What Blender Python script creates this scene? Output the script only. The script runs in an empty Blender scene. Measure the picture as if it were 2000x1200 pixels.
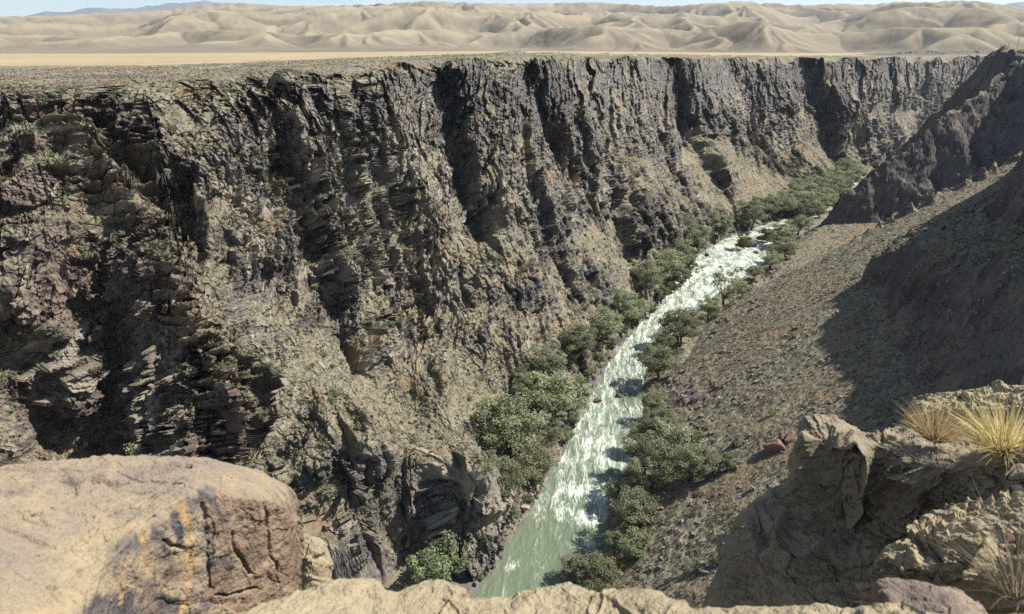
import bpy, math, random
import numpy as np
from mathutils import Vector, Matrix

S = bpy.context.scene
R_ = math.radians
# ------------------------------------------------------------------ camera, sky, sun, exposure
CZ = 90.0                                   # eye height above the river (m)
F = 1390.0                                  # focal length in pixels of a 2000 px wide picture
PITCH = math.atan(502.0 / F)
cam_d = bpy.data.cameras.new("camera")
cam = bpy.data.objects.new("camera", cam_d)
S.collection.objects.link(cam)
cam.location = (0, 0, CZ)
cam.rotation_euler = (R_(90) - PITCH, 0, 0)
cam_d.sensor_width = 36.0
cam_d.lens = 36.0 * F / 2000.0
cam_d.clip_start = 0.05
cam_d.clip_end = 60000
cam_d.dof.use_dof = True
cam_d.dof.focus_distance = 120.0
cam_d.dof.aperture_fstop = 5.0
S.camera = cam

SUN_AZ, SUN_EL = 85.0, 50.0                 # azimuth clockwise from the view direction (+Y)
world = bpy.data.worlds.new("World")
S.world = world
world.use_nodes = True
wn = world.node_tree
sky = wn.nodes.new("ShaderNodeTexSky")
sky.sky_type = 'NISHITA'
sky.sun_disc = False
sky.sun_elevation = R_(SUN_EL)
sky.sun_rotation = R_(SUN_AZ)
sky.altitude = 1000
sky.air_density = 1.0
sky.dust_density = 0.6
bg = wn.nodes["Background"]
bg.inputs[1].default_value = 0.078
wco = wn.nodes.new("ShaderNodeTexCoord")
wmp = wn.nodes.new("ShaderNodeMapping"); wmp.inputs["Scale"].default_value = (1, 1, 5)
wnz = wn.nodes.new("ShaderNodeTexNoise"); wnz.inputs["Scale"].default_value = 5; wnz.inputs["Detail"].default_value = 6
wrp = wn.nodes.new("ShaderNodeMapRange"); wrp.inputs[1].default_value = .56; wrp.inputs[2].default_value = .74; wrp.inputs[4].default_value = .9
wmx = wn.nodes.new("ShaderNodeMix"); wmx.data_type = 'RGBA'; wmx.inputs[7].default_value = (8.0, 8.2, 8.4, 1)
wn.links.new(wco.outputs["Generated"], wmp.inputs[0]); wn.links.new(wmp.outputs[0], wnz.inputs["Vector"])
wn.links.new(wnz.outputs["Fac"], wrp.inputs[0]); wn.links.new(wrp.outputs[0], wmx.inputs[0])
wn.links.new(sky.outputs[0], wmx.inputs[6]); wn.links.new(wmx.outputs[2], bg.inputs[0])
sun_d = bpy.data.lights.new("sun", 'SUN')
sun_d.energy = 5.0
sun_d.angle = R_(0.5)
sun_d.color = (1.0, 0.965, 0.91)
sun = bpy.data.objects.new("sun", sun_d)
S.collection.objects.link(sun)
sv = Vector((math.sin(R_(SUN_AZ)) * math.cos(R_(SUN_EL)), math.cos(R_(SUN_AZ)) * math.cos(R_(SUN_EL)), math.sin(R_(SUN_EL))))
sun.rotation_euler = sv.to_track_quat('Z', 'Y').to_euler()
sun.location = (200, 50, 300)
S.view_settings.view_transform = 'Standard'
S.view_settings.look = 'None'
S.view_settings.exposure = 0.92
S.view_settings.gamma = 1.0
S.cycles.max_bounces = 6
S.cycles.volume_bounces = 0
S.cycles.use_denoising = False

# ------------------------------------------------------------------ projection helpers
CP, SP = math.cos(PITCH), math.sin(PITCH)


def ray(u, v):
    x, y = (u - 1000.0) / F, (600.0 - v) / F
    return np.array([x, CP + y * SP, -SP + y * CP])


def P(u, v, r):
    d = ray(u, v)
    return np.array([0, 0, CZ]) + d * (r / math.hypot(d[0], d[1]))


def Pz(u, v, z=0.0):
    d = ray(u, v)
    return np.array([0, 0, CZ]) + d * ((z - CZ) / d[2])


def project(X):
    x, y, z = X[..., 0], X[..., 1], X[..., 2] - CZ
    f = y * CP - z * SP
    f = np.where(np.abs(f) < 1e-6, 1e-6, f)
    return 1000 + F * x / f, 600 - F * (y * SP + z * CP) / f


# ------------------------------------------------------------------ noise
def _h(ix, iy, iz, seed):
    with np.errstate(over='ignore'):
        h = (ix.astype(np.uint32) * np.uint32(374761393) + iy.astype(np.uint32) * np.uint32(668265263)
             + iz.astype(np.uint32) * np.uint32(2147483647 - 58) + np.uint32((seed * 974711 + 12345) & 0xffffffff))
        h = (h ^ (h >> np.uint32(13))) * np.uint32(1274126177)
        h = (h ^ (h >> np.uint32(16))) * np.uint32(2246822519)
        return h ^ (h >> np.uint32(13))


def perlin(x, y, seed=0):
    x = np.asarray(x, np.float32); y = np.asarray(y, np.float32)
    xi = np.floor(x).astype(np.int32); yi = np.floor(y).astype(np.int32)
    xf = x - xi; yf = y - yi
    u = xf * xf * xf * (xf * (xf * 6 - 15) + 10)
    v = yf * yf * yf * (yf * (yf * 6 - 15) + 10)
    z = np.zeros_like(xi)

    def g(dx, dy):
        h = _h(xi + dx, yi + dy, z, seed)
        a = (h & np.uint32(1023)).astype(np.float32) * np.float32(2 * math.pi / 1024)
        return np.cos(a) * (xf - dx) + np.sin(a) * (yf - dy)
    n00, n10, n01, n11 = g(0, 0), g(1, 0), g(0, 1), g(1, 1)
    return ((n00 * (1 - u) + n10 * u) * (1 - v) + (n01 * (1 - u) + n11 * u) * v) * 1.5


def fbm(x, y, o=4, seed=0, gain=0.5, lac=2.03):
    r = 0; a = 1.0; t = 0
    for i in range(o):
        r = r + a * perlin(x, y, seed + i * 7); t += a
        a *= gain; x = x * lac + 3.7; y = y * lac + 1.3
    return r / t * 1.3


def ridged(x, y, o=4, seed=0, gain=0.5, lac=2.03):
    r = 0; a = 1.0; t = 0; w = 1.0
    for i in range(o):
        n = 1 - np.abs(perlin(x, y, seed + i * 7)) * 1.6
        n = np.clip(n, 0, 1) ** 1.5
        r = r + a * n * w; t += a
        w = np.clip(n * 1.4, 0.15, 1)
        a *= gain; x = x * lac + 3.7; y = y * lac + 1.3
    return r / t


def facets(x, y, seed=0, tilt=0.6):
    """broken rock: every Voronoi cell gets a height and a tilt of its own; returns height -1..1 and crack distance"""
    x = np.asarray(x, np.float32); y = np.asarray(y, np.float32)
    xi = np.floor(x).astype(np.int32); yi = np.floor(y).astype(np.int32)
    best = np.full(x.shape, 9.0, np.float32); sec = best.copy(); hh = np.zeros_like(x)
    z = np.zeros_like(xi)
    for dx in (-1, 0, 1):
        for dy in (-1, 0, 1):
            h = _h(xi + dx, yi + dy, z, seed)
            px = (h & np.uint32(255)).astype(np.float32) / 255 * .9 + .05 + dx + xi - x
            py = ((h >> np.uint32(8)) & np.uint32(255)).astype(np.float32) / 255 * .9 + .05 + dy + yi - y
            d = np.abs(px) * .5 + np.sqrt(px * px + py * py) * .5 + np.abs(py) * .2
            hv = ((h >> np.uint32(16)) & np.uint32(255)).astype(np.float32) / 127.5 - 1
            h2 = _h(xi + dx, yi + dy, z + 5, seed + 3)
            tx = ((h2 & np.uint32(255)).astype(np.float32) / 127.5 - 1) * tilt
            ty = (((h2 >> np.uint32(8)) & np.uint32(255)).astype(np.float32) / 127.5 - 1) * tilt
            val = hv * .6 - px * tx - py * ty
            m = d < best
            sec = np.where(m, best, np.minimum(sec, d))
            hh = np.where(m, val, hh)
            best = np.where(m, d, best)
    return hh, sec - best


def sstep(x, a, b):
    t = np.clip((x - a) / (b - a), 0, 1)
    return t * t * (3 - 2 * t)


def pchip(x, y, xq):
    """monotone cubic interpolation, y may be (n, ...)"""
    x = np.asarray(x, float); y = np.asarray(y, float)
    h = np.diff(x); d = np.diff(y, axis=0) / h.reshape((-1,) + (1,) * (y.ndim - 1))
    m = np.zeros_like(y)
    if len(x) > 2:
        hs = h.reshape((-1,) + (1,) * (y.ndim - 1))
        w1 = 2 * hs[1:] + hs[:-1]; w2 = hs[1:] + 2 * hs[:-1]
        ok = d[:-1] * d[1:] > 0
        with np.errstate(divide='ignore', invalid='ignore'):
            mm = (w1 + w2) / (w1 / d[:-1] + w2 / d[1:])
        m[1:-1] = np.where(ok, mm, 0)
    m[0] = d[0]; m[-1] = d[-1]
    i = np.clip(np.searchsorted(x, xq) - 1, 0, len(x) - 2)
    t = ((np.asarray(xq) - x[i]) / h[i]).reshape((-1,) + (1,) * (y.ndim - 1))
    hh = h[i].reshape(t.shape)
    return ((1 + 2 * t) * (1 - t) ** 2 * y[i] + t * (1 - t) ** 2 * hh * m[i]
            + t * t * (3 - 2 * t) * y[i + 1] + t * t * (t - 1) * hh * m[i + 1])


def grid_normals(X):
    a = np.gradient(X, axis=0); b = np.gradient(X, axis=1)
    n = np.cross(b, a)
    return n / np.maximum(np.linalg.norm(n, axis=-1, keepdims=True), 1e-9)


def blur(a, k, n=2):
    a = np.asarray(a, np.float64)
    for _ in range(n):
        for ax in (0, 1):
            b = np.moveaxis(a, ax, 0)
            b = np.concatenate([np.repeat(b[:1], k + 1, 0), b, np.repeat(b[-1:], k, 0)], 0)
            c = np.cumsum(b, axis=0)
            a = np.moveaxis((c[2 * k + 1:] - c[:-2 * k - 1]) / (2 * k + 1), 0, ax)
    return a


# ------------------------------------------------------------------ mesh helpers
COL = S.collection


def mesh_obj(name, verts, faces, mat=None, parent=None, smooth=False, attrs=None, colors=None):
    verts = np.ascontiguousarray(verts, np.float32).reshape(-1, 3)
    faces = np.ascontiguousarray(faces, np.int32)
    k = faces.shape[1]
    me = bpy.data.meshes.new(name)
    me.vertices.add(len(verts)); me.vertices.foreach_set("co", verts.ravel())
    me.loops.add(faces.size); me.loops.foreach_set("vertex_index", faces.ravel())
    me.polygons.add(len(faces))
    me.polygons.foreach_set("loop_start", np.arange(0, faces.size, k, dtype=np.int32))
    me.polygons.foreach_set("loop_total", np.full(len(faces), k, np.int32))
    me.polygons.foreach_set("use_smooth", np.full(len(faces), smooth, bool))
    me.update(calc_edges=True)
    for nm, val in (attrs or {}).items():
        at = me.attributes.new(nm, 'FLOAT', 'POINT')
        at.data.foreach_set("value", np.ascontiguousarray(val, np.float32).ravel())
    if mat:
        me.materials.append(mat)
    o = bpy.data.objects.new(name, me)
    COL.objects.link(o)
    if parent:
        o.parent = parent
    return o


def grid_faces(r, c, flip=False):
    i = np.arange(r * c, dtype=np.int32).reshape(r, c)
    q = np.stack([i[:-1, :-1], i[:-1, 1:], i[1:, 1:], i[1:, :-1]], -1).reshape(-1, 4)
    return q[:, ::-1] if flip else q


def tag(o, label=None, cat=None, group=None, kind=None):
    if label: o["label"] = label
    if cat: o["category"] = cat
    if group: o["group"] = group
    if kind: o["kind"] = kind
    return o


def empty(name, loc, rz=0.0, scale=1.0):
    o = bpy.data.objects.new(name, None)
    o.empty_display_size = 0.2
    COL.objects.link(o)
    o.location = loc; o.rotation_euler = (0, 0, rz); o.scale = (scale,) * 3
    return o


# ------------------------------------------------------------------ material helpers
class NT:
    def __init__(self, name, rough=0.9, spec=0.25):
        self.m = bpy.data.materials.new(name); self.m.use_nodes = True
        self.t = self.m.node_tree
        self.b = self.t.nodes["Principled BSDF"]
        self.b.inputs["Roughness"].default_value = rough
        self.b.inputs["Specular IOR Level"].default_value = spec
        self._co = None

    def n(self, typ, **kw):
        o = self.t.nodes.new(typ)
        for k, v in kw.items(): setattr(o, k, v)
        return o

    def l(self, a, b): self.t.links.new(a, b)

    def co(self):
        if self._co is None:
            self._co = self.n("ShaderNodeTexCoord").outputs["Object"]
        return self._co

    def noise(self, scale, detail=4, rough=0.55, stretch=None, dist=0.0, out="Fac"):
        nz = self.n("ShaderNodeTexNoise")
        nz.inputs["Scale"].default_value = scale; nz.inputs["Detail"].default_value = detail
        nz.inputs["Roughness"].default_value = rough; nz.inputs["Distortion"].default_value = dist
        src = self.co()
        if stretch:
            mp = self.n("ShaderNodeMapping"); mp.inputs["Scale"].default_value = stretch[:3]
            if len(stretch) > 3: mp.inputs["Rotation"].default_value = stretch[3:]
            self.l(src, mp.inputs[0]); src = mp.outputs[0]
        self.l(src, nz.inputs["Vector"])
        return nz.outputs[out]

    def voronoi(self, scale, feature='F1', stretch=None, out="Distance"):
        nz = self.n("ShaderNodeTexVoronoi", feature=feature)
        nz.inputs["Scale"].default_value = scale
        src = self.co()
        if stretch:
            mp = self.n("ShaderNodeMapping"); mp.inputs["Scale"].default_value = stretch[:3]
            self.l(src, mp.inputs[0]); src = mp.outputs[0]
        self.l(src, nz.inputs["Vector"])
        return nz.outputs[out]

    def attr(self, name):
        return self.n("ShaderNodeAttribute", attribute_name=name).outputs["Fac"]

    def math(self, op, a, b=None, c=None, clamp=False):
        m = self.n("ShaderNodeMath", operation=op, use_clamp=clamp)
        for i, x in enumerate((a, b, c)):
            if x is None: continue
            if isinstance(x, (int, float)): m.inputs[i].default_value = x
            else: self.l(x, m.inputs[i])
        return m.outputs[0]

    def ss(self, x, a, b):
        m = self.n("ShaderNodeMapRange", interpolation_type='SMOOTHSTEP')
        m.inputs[1].default_value = a; m.inputs[2].default_value = b
        self.l(x, m.inputs[0])
        return m.outputs[0]

    def mix(self, f, a, b, mode='MIX'):
        m = self.n("ShaderNodeMix", data_type='RGBA', blend_type=mode)
        for s, x in ((m.inputs[0], f), (m.inputs[6], a), (m.inputs[7], b)):
            if isinstance(x, (int, float)): s.default_value = x
            elif isinstance(x, tuple): s.default_value = (*x, 1)
            else: self.l(x, s)
        return m.outputs[2]

    def bump(self, h, strength, dist, normal=None):
        b = self.n("ShaderNodeBump")
        b.inputs["Strength"].default_value = strength; b.inputs["Distance"].default_value = dist
        self.l(h, b.inputs["Height"])
        if normal is not None: self.l(normal, b.inputs["Normal"])
        return b.outputs[0]

    def done(self, col=None, normal=None, rough=None):
        if col is not None: self.l(col, self.b.inputs["Base Color"])
        if normal is not None: self.l(normal, self.b.inputs["Normal"])
        if rough is not None: self.l(rough, self.b.inputs["Roughness"])
        return self.m


def wall_material(name, red=True):
    k = NT(name, 0.92, 0.15)
    big = k.noise(0.045, 5, 0.6)
    mid = k.noise(0.35, 6, 0.62, stretch=(1, 1, 0.45))
    fine = k.noise(2.2, 5, 0.65)
    dark = (0.078, 0.069, 0.062)
    tan = (0.258, 0.226, 0.184)
    c = k.mix(k.ss(mid, 0.35, 0.68), dark, tan)
    grey = k.mix(k.ss(fine, 0.3, 0.7), (0.10, 0.094, 0.087), (0.185, 0.172, 0.150))
    c = k.mix(k.ss(big, 0.42, 0.6), c, grey)
    # weathered purple-red strata
    redc = k.mix(k.ss(mid, 0.3, 0.7), (0.085, 0.055, 0.048), (0.19, 0.115, 0.090))
    c = k.mix(k.math('MULTIPLY', k.attr("red"), 0.75), c, redc)
    # pale rock; on the far wall also sunlight on a slab put into the colour
    c = k.mix(k.attr("pale"), c, k.mix(fine, (0.25, 0.215, 0.165), (0.40, 0.345, 0.265)))
    # desert varnish; on the far wall also some shade put into the colour
    c = k.mix(k.math('MULTIPLY', k.attr("varnish"), 0.8), c, k.mix(mid, (0.038, 0.034, 0.034), (0.085, 0.075, 0.072)))
    # dry grass and low scrub
    gn = k.noise(0.9, 5, 0.7)
    gcol = k.mix(k.ss(gn, 0.35, 0.68), (0.122, 0.112, 0.074), (0.268, 0.236, 0.164))
    gcol = k.mix(k.ss(k.noise(0.11, 3, 0.5), 0.5, 0.68), gcol, (0.22, 0.165, 0.10))
    veg = k.attr("veg")
    edge = k.math('ADD', veg, k.math('MULTIPLY', k.math('SUBTRACT', gn, 0.5), 0.9))
    c = k.mix(k.ss(edge, 0.36, 0.62), c, gcol)
    nb = k.bump(k.noise(1.1, 8, 0.72), 0.9, 0.5)
    nb = k.bump(k.noise(5.0, 4, 0.7), 0.7, 0.12, nb)
    return k.done(c, nb)


M_WALL = wall_material("canyon_rock")
# ------------------------------------------------------------------ river banks (world XY at z = 0)
LB = np.array([(-170, 52), (-100, 62), (-50, 72), (-22, 84)] +
              [tuple(Pz(u, v)[:2]) for u, v in ((930, 1160), (985, 1050), (1030, 985), (1090, 880), (1155, 770), (1200, 680),
                                               (1280, 590), (1365, 500), (1430, 452), (1515, 430), (1590, 408), (1640, 380), (1690, 340))] + [(420, 700)])
RB = np.array([(-170, 22), (-100, 34), (-50, 46), (-8, 64), (6, 84)] +
              [tuple(Pz(u, v)[:2]) for u, v in ((1168, 1130), (1190, 990), (1250, 850), (1262, 720), (1330, 640), (1405, 572),
                                               (1488, 518), (1528, 482), (1542, 452), (1600, 422), (1655, 390), (1710, 344))] + [(430, 660)])


def dense(poly, n):
    s = np.concatenate([[0], np.cumsum(np.linalg.norm(np.diff(poly, axis=0), axis=1))])
    return pchip(s, poly, np.linspace(0, s[-1], n))


LBd, RBd = dense(LB, 400), dense(RB, 400)


def signed_dist(x, y, poly):
    """distance to a polyline, positive on its right-hand side"""
    best = np.full(x.shape, 1e9); sg = np.ones(x.shape)
    p = poly[::4]
    for a, b in zip(p[:-1], p[1:]):
        d = b - a; L = (d * d).sum()
        t = np.clip(((x - a[0]) * d[0] + (y - a[1]) * d[1]) / L, 0, 1)
        ex = x - a[0] - t * d[0]; ey = y - a[1] - t * d[1]
        q = ex * ex + ey * ey
        m = q < best
        best = np.where(m, q, best)
        sg = np.where(m, np.where(d[0] * ey - d[1] * ex < 0, 1, -1), sg)
    return np.sqrt(best) * sg


def slabs(x, y, seed, tx=.8, ty=.25, rnd=.35, centre=False):
    """broken slabs: cells of random height, leaning so that each faces right and up and breaks off on its left"""
    x = np.asarray(x, np.float32); y = np.asarray(y, np.float32)
    xi = np.floor(x).astype(np.int32); yi = np.floor(y).astype(np.int32)
    best = np.full(x.shape, 9.0, np.float32); hh = np.zeros_like(x); ox = np.zeros_like(x); oy = np.zeros_like(x)
    z = np.zeros_like(xi)
    for dx in (-1, 0, 1):
        for dy in (-1, 0, 1):
            h = _h(xi + dx, yi + dy, z, seed)
            px = (h & np.uint32(255)).astype(np.float32) / 255 * .9 + .05 + dx + xi - x
            py = ((h >> np.uint32(8)) & np.uint32(255)).astype(np.float32) / 255 * .9 + .05 + dy + yi - y
            d = np.maximum(np.abs(px), np.abs(py)) * .6 + (np.abs(px) + np.abs(py)) * .4
            hv = ((h >> np.uint32(16)) & np.uint32(255)).astype(np.float32) / 127.5 - 1
            h2 = _h(xi + dx, yi + dy, z + 5, seed + 3)
            ax = tx + ((h2 & np.uint32(255)).astype(np.float32) / 127.5 - 1) * rnd
            ay = ty + (((h2 >> np.uint32(8)) & np.uint32(255)).astype(np.float32) / 127.5 - 1) * rnd
            val = hv * .55 + px * ax + py * ay
            m = d < best
            hh = np.where(m, val, hh); best = np.where(m, d, best)
            if centre: ox = np.where(m, px, ox); oy = np.where(m, py, oy)
    return (hh, ox, oy) if centre else hh


def stroke(U, V, pts, w):
    """0..1 bump along a polyline given in picture coordinates of the macro surface"""
    pts = np.array(pts, np.float32)
    wd = np.full(len(pts), w, np.float32) if np.isscalar(w) else np.array(w, np.float32)
    m = 3.0 * wd.max()
    sel = (U > pts[:, 0].min() - m) & (U < pts[:, 0].max() + m) & (V > pts[:, 1].min() - m) & (V < pts[:, 1].max() + m)
    u, v = U[sel], V[sel]
    best = np.full(u.shape, 30.0, np.float32)
    for i in range(len(pts) - 1):
        a, b = pts[i], pts[i + 1]
        d = b - a; L = (d * d).sum()
        t = np.clip(((u - a[0]) * d[0] + (v - a[1]) * d[1]) / L, 0, 1)
        q = ((u - a[0] - t * d[0]) ** 2 + (v - a[1] - t * d[1]) ** 2) / (wd[i] + t * (wd[i + 1] - wd[i])) ** 2
        best = np.minimum(best, q)
    out = np.zeros(U.shape, np.float32)
    out[sel] = np.exp(-best)
    return out


def side_step(U, V, pts, w, reach):
    """a step along a polyline: + on its right-hand side, fading away within reach"""
    pts = np.array(pts, np.float32)
    m = 3.0 * reach
    sel = (U > pts[:, 0].min() - m) & (U < pts[:, 0].max() + m) & (V > pts[:, 1].min() - m) & (V < pts[:, 1].max() + m)
    u, v = U[sel], V[sel]
    best = np.full(u.shape, 1e9, np.float32); sg = np.zeros(u.shape, np.float32)
    for i in range(len(pts) - 1):
        a, b = pts[i], pts[i + 1]
        d = b - a; L = (d * d).sum()
        t = np.clip(((u - a[0]) * d[0] + (v - a[1]) * d[1]) / L, 0, 1)
        ex = u - a[0] - t * d[0]; ey = v - a[1] - t * d[1]
        q = ex * ex + ey * ey
        k = q < best
        best = np.where(k, q, best); sg = np.where(k, np.sign(d[1] * ex - d[0] * ey), sg)
    out = np.zeros(U.shape, np.float32)
    out[sel] = np.tanh(np.sqrt(best) * sg / w) * np.exp(-best / reach ** 2)
    return out


# ------------------------------------------------------------------ far canyon wall
WALL = {   # picture column -> (row, horizontal distance) of the wall from foot to rim
    -300: [(960, 104), (850, 112), (700, 120), (560, 126), (420, 134), (300, 144), (215, 158), (180, 168), (165, 182)],
    -120: [(960, 104), (850, 111), (700, 118), (580, 122), (460, 127), (340, 134), (250, 142), (190, 153), (165, 170)],
    0:    [(960, 105), (860, 114), (760, 121), (640, 125), (500, 127), (380, 131), (260, 139), (190, 148), (160, 164)],
    110:  [(990, 104), (900, 118), (800, 125), (660, 126), (520, 126), (390, 130), (280, 138), (200, 147), (162, 160)],
    200:  [(1000, 104), (900, 119), (800, 127), (680, 130), (560, 128), (420, 132), (300, 141), (200, 150), (160, 158)],
    300:  [(1000, 101), (920, 108), (820, 114), (700, 117), (560, 121), (430, 130), (300, 142), (200, 150), (155, 158)],
    400:  [(1000, 98), (900, 103), (800, 108), (700, 114), (580, 121), (450, 129), (320, 139), (220, 148), (148, 160)],
    500:  [(1030, 99), (920, 106), (820, 112), (720, 119), (600, 127), (470, 135), (330, 145), (220, 153), (142, 166)],
    600:  [(1060, 101), (950, 106), (850, 113), (740, 124), (620, 134), (480, 144), (340, 154), (220, 163), (140, 172)],
    700:  [(1080, 101), (980, 105), (880, 111), (760, 128), (640, 141), (500, 152), (350, 164), (220, 175), (128, 186)],
    800: [(1100, 104), (1000, 107), (910, 112), (800, 130), (680, 145), (530, 160), (370, 177), (230, 191), (118, 205)],
    900: [(1140, 103), (1030, 107), (930, 111.5), (820, 132), (700, 150), (550, 168), (380, 187), (230, 204), (112, 218)],
    960: [(1112, 106.5), (1040, 109.5), (955, 114), (850, 134), (720, 154), (560, 173), (385, 194), (235, 211), (108, 226)],
    1010: [(1035, 118), (990, 122), (930, 130), (850, 141), (720, 160), (560, 178), (385, 199), (235, 216), (106, 231)],
    1100: [(885, 146.5), (850, 151), (790, 158.5), (715, 171), (620, 188), (500, 207), (360, 228), (220, 249), (105, 262)],
    1200: [(695, 206), (670, 210), (625, 217), (560, 228), (490, 240), (410, 255), (310, 274), (200, 292), (106, 306)],
    1300: [(578, 260), (560, 264), (530, 271), (490, 283), (440, 298), (370, 319), (290, 341), (190, 362), (106, 378)],
    1400: [(474, 339), (462, 344), (440, 350), (405, 363), (355, 384), (310, 403), (255, 421), (180, 440), (109, 455)],
    1500: [(436, 386), (420, 395), (395, 412), (365, 432), (325, 458), (290, 478), (240, 497), (175, 514), (111, 530)],
    1600: [(395, 440), (380, 452), (362, 472), (335, 498), (305, 522), (270, 544), (225, 562), (170, 578), (113, 592)],
    1660: [(360, 500), (345, 520), (330, 540), (315, 560), (300, 575), (265, 592), (222, 608), (168, 622), (113, 636)],
    1700: [(340, 540), (330, 556), (320, 572), (310, 588), (295, 600), (262, 616), (220, 632), (168, 646), (113, 660)],
    1800: [(300, 640), (292, 655), (284, 672), (272, 690), (258, 706), (234, 722), (200, 738), (160, 752), (112, 768)],
    1900: [(270, 740), (264, 756), (256, 774), (246, 792), (234, 810), (214, 828), (186, 846), (150, 862), (108, 880)],
    1990: [(250, 840), (245, 856), (238, 874), (230, 892), (220, 910), (204, 928), (180, 946), (146, 962), (106, 980)],
}


def build_wall():
    us = sorted(WALL)
    NS = 9
    ctrl = []
    for u in us:
        rs = np.array([r for v, r in WALL[u]], float)
        if u >= 800:                          # the foot stands on the river bank
            k0 = np.hypot(*Pz(u, WALL[u][0][0], .3)[:2]) / rs[0]
            rs = rs * (1 + (k0 - 1) * np.linspace(1, 0, len(rs)))
        pts = np.array([P(u, v, r) for (v, _), r in zip(WALL[u], rs)])
        az = np.arctan2(pts[:, 0], pts[:, 1]); rr = np.hypot(pts[:, 0], pts[:, 1]); zz = pts[:, 2]
        # foot goes under the river / valley floor; the plateau runs on behind the rim
        zp = np.interp(u, [-300, 300, 700, 1000, 1400, 1990], [85.0, 85.0, 87.0, 88.3, 85.5, 84.5])
        f_az, f_r, f_z = az[0], rr[0] - 2, -3.0
        p1 = (az[-1], rr[-1] + 26, max(zz[-1] + .6, zp - .8) if u < 700 else max(zz[-1] + .3, zp - .3))
        p2 = (az[-1], rr[-1] + 90, zp)
        p3 = (az[-1], rr[-1] + 420, zp - 3.0)
        c = [(f_az, f_r, f_z)] + list(zip(az, rr, zz)) + [p1, p2, p3]
        ctrl.append(c)
    ctrl = np.array(ctrl)                                 # columns x stations x (az, r, z)
    ucol = np.concatenate([np.linspace(-300, 0, 130, endpoint=False), np.linspace(0, 1000, 840, endpoint=False),
                           np.linspace(1000, 1700, 560, endpoint=False), np.linspace(1700, 1990, 170)])
    A = pchip(us, ctrl, ucol)                             # C x stations x 3
    A = A.transpose(1, 0, 2)                              # stations x C x 3
    rows = np.concatenate([np.linspace(0, 1, 24, endpoint=False), np.linspace(1, 9, 800, endpoint=False),
                           np.linspace(9, 10, 40, endpoint=False), np.linspace(10, 11, 60, endpoint=False), np.linspace(11, 12, 70)])
    G = pchip(np.arange(A.shape[0]), A, rows)             # R x C x 3
    az, rr, zz = G[..., 0], G[..., 1], G[..., 2]
    X = np.stack([rr * np.sin(az), rr * np.cos(az), zz], -1)
    U, V = project(X)
    mid = X[400]
    s1 = np.concatenate([[0], np.cumsum(np.linalg.norm(np.diff(mid[:, :2], axis=0), axis=1))])
    s = np.broadcast_to(s1[None], U.shape)
    tl = np.linalg.norm(np.diff(X, axis=0), axis=2)
    t = np.concatenate([np.zeros((1, X.shape[1])), np.cumsum(tl, axis=0)], 0)
    Nn = grid_normals(blur(X, 12, 2))
    if Nn[400, 500, 1] > 0: Nn = -Nn
    X, U, V, s, t, Nn = [np.ascontiguousarray(k_, np.float32) for k_ in (X, U, V, s, t, Nn)]
    rad = np.stack([np.sin(az), np.cos(az), np.zeros_like(az)], -1).astype(np.float32)
    rowc = rows[:, None].astype(np.float32)
    top = sstep(rowc, 6.6, 8.6)                       # towards the rim the rock is only pushed sideways
    out = Nn * (.75 - .6 * top[..., None]) - rad * (.35 + .5 * top[..., None])
    out /= np.linalg.norm(out, axis=-1, keepdims=True)

    wall = ((.15 + .85 * sstep(rowc, 0.4, 1.6)) * (1 - sstep(rowc, 8.8, 9.4))) * np.ones_like(U)
    # lean of the strata: the ribs run down to the right on the near part, nearly upright far off
    lean = np.interp(ucol, [-300, 300, 800, 1200, 1990], [0.45, 0.55, 0.45, 0.2, 0.1])[None].astype(np.float32)
    # rock masses get coarser with distance
    sc = np.interp(ucol, [-300, 700, 1000, 1250, 1450, 1700, 1990], [1, 1, 1.15, 1.5, 2.0, 2.7, 3.0]).astype(np.float32)
    # coordinates on the wall itself: s along the canyon, t up the wall
    ml = X[420, ::24, :2].astype(np.float64)
    for _ in range(6):
        ml[1:-1] = .25 * ml[:-2] + .5 * ml[1:-1] + .25 * ml[2:]
    scl = sc[::24][:len(ml)].astype(np.float64)
    seg = np.linalg.norm(np.diff(ml, axis=0), axis=1)
    cum = np.concatenate([[0], np.cumsum(seg / (.5 * (scl[1:] + scl[:-1])))])
    px, py = X[..., 0], X[..., 1]
    best = np.full(U.shape, 1e12, np.float32); sN = np.zeros_like(best); pd = np.zeros_like(best)
    for i in range(len(ml) - 1):
        # a column only needs the stretch of wall line around it
        c0, c1 = max(0, (i - 14) * 24), min(U.shape[1], (i + 15) * 24)
        ax, ay = ml[i]; dx, dy = ml[i + 1] - ml[i]; L = dx * dx + dy * dy
        ex, ey = px[:, c0:c1] - ax, py[:, c0:c1] - ay
        tt = (ex * dx + ey * dy) / L
        if i > 0: tt = np.maximum(tt, 0)
        if i < len(ml) - 2: tt = np.minimum(tt, 1)
        fx, fy = ex - tt * dx, ey - tt * dy
        q2 = fx * fx + fy * fy
        m = q2 < best[:, c0:c1]
        best[:, c0:c1] = np.where(m, q2, best[:, c0:c1])
        sN[:, c0:c1] = np.where(m, cum[i] + tt * (cum[i + 1] - cum[i]), sN[:, c0:c1])
        pd[:, c0:c1] = np.where(m, (dx * fy - dy * fx) / math.sqrt(L), pd[:, c0:c1])
    s = np.ascontiguousarray(sN, np.float32)
    t = ((X[..., 2] * 1.15 + .55 * pd + 30) / sc[None]).astype(np.float32)
    wA, wB = fbm(s / 7, t / 8, 4, 31), fbm(s / 7, t / 8, 4, 37)
    q = s - lean * (t - 60) * 1.0
    q = q + 3.5 * fbm(s / 25, t / 25, 3, 4)
    # where soil and grass smooth the wall over (talus, benches)
    talus = np.zeros_like(U)
    U1, V1 = U + 14 * wA, V + 10 * wB
    for pts, w, a in TALUS:
        talus = np.maximum(talus, a * stroke(U1, V1, pts, w))
    talus = np.clip(talus, 0, 1)
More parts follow.
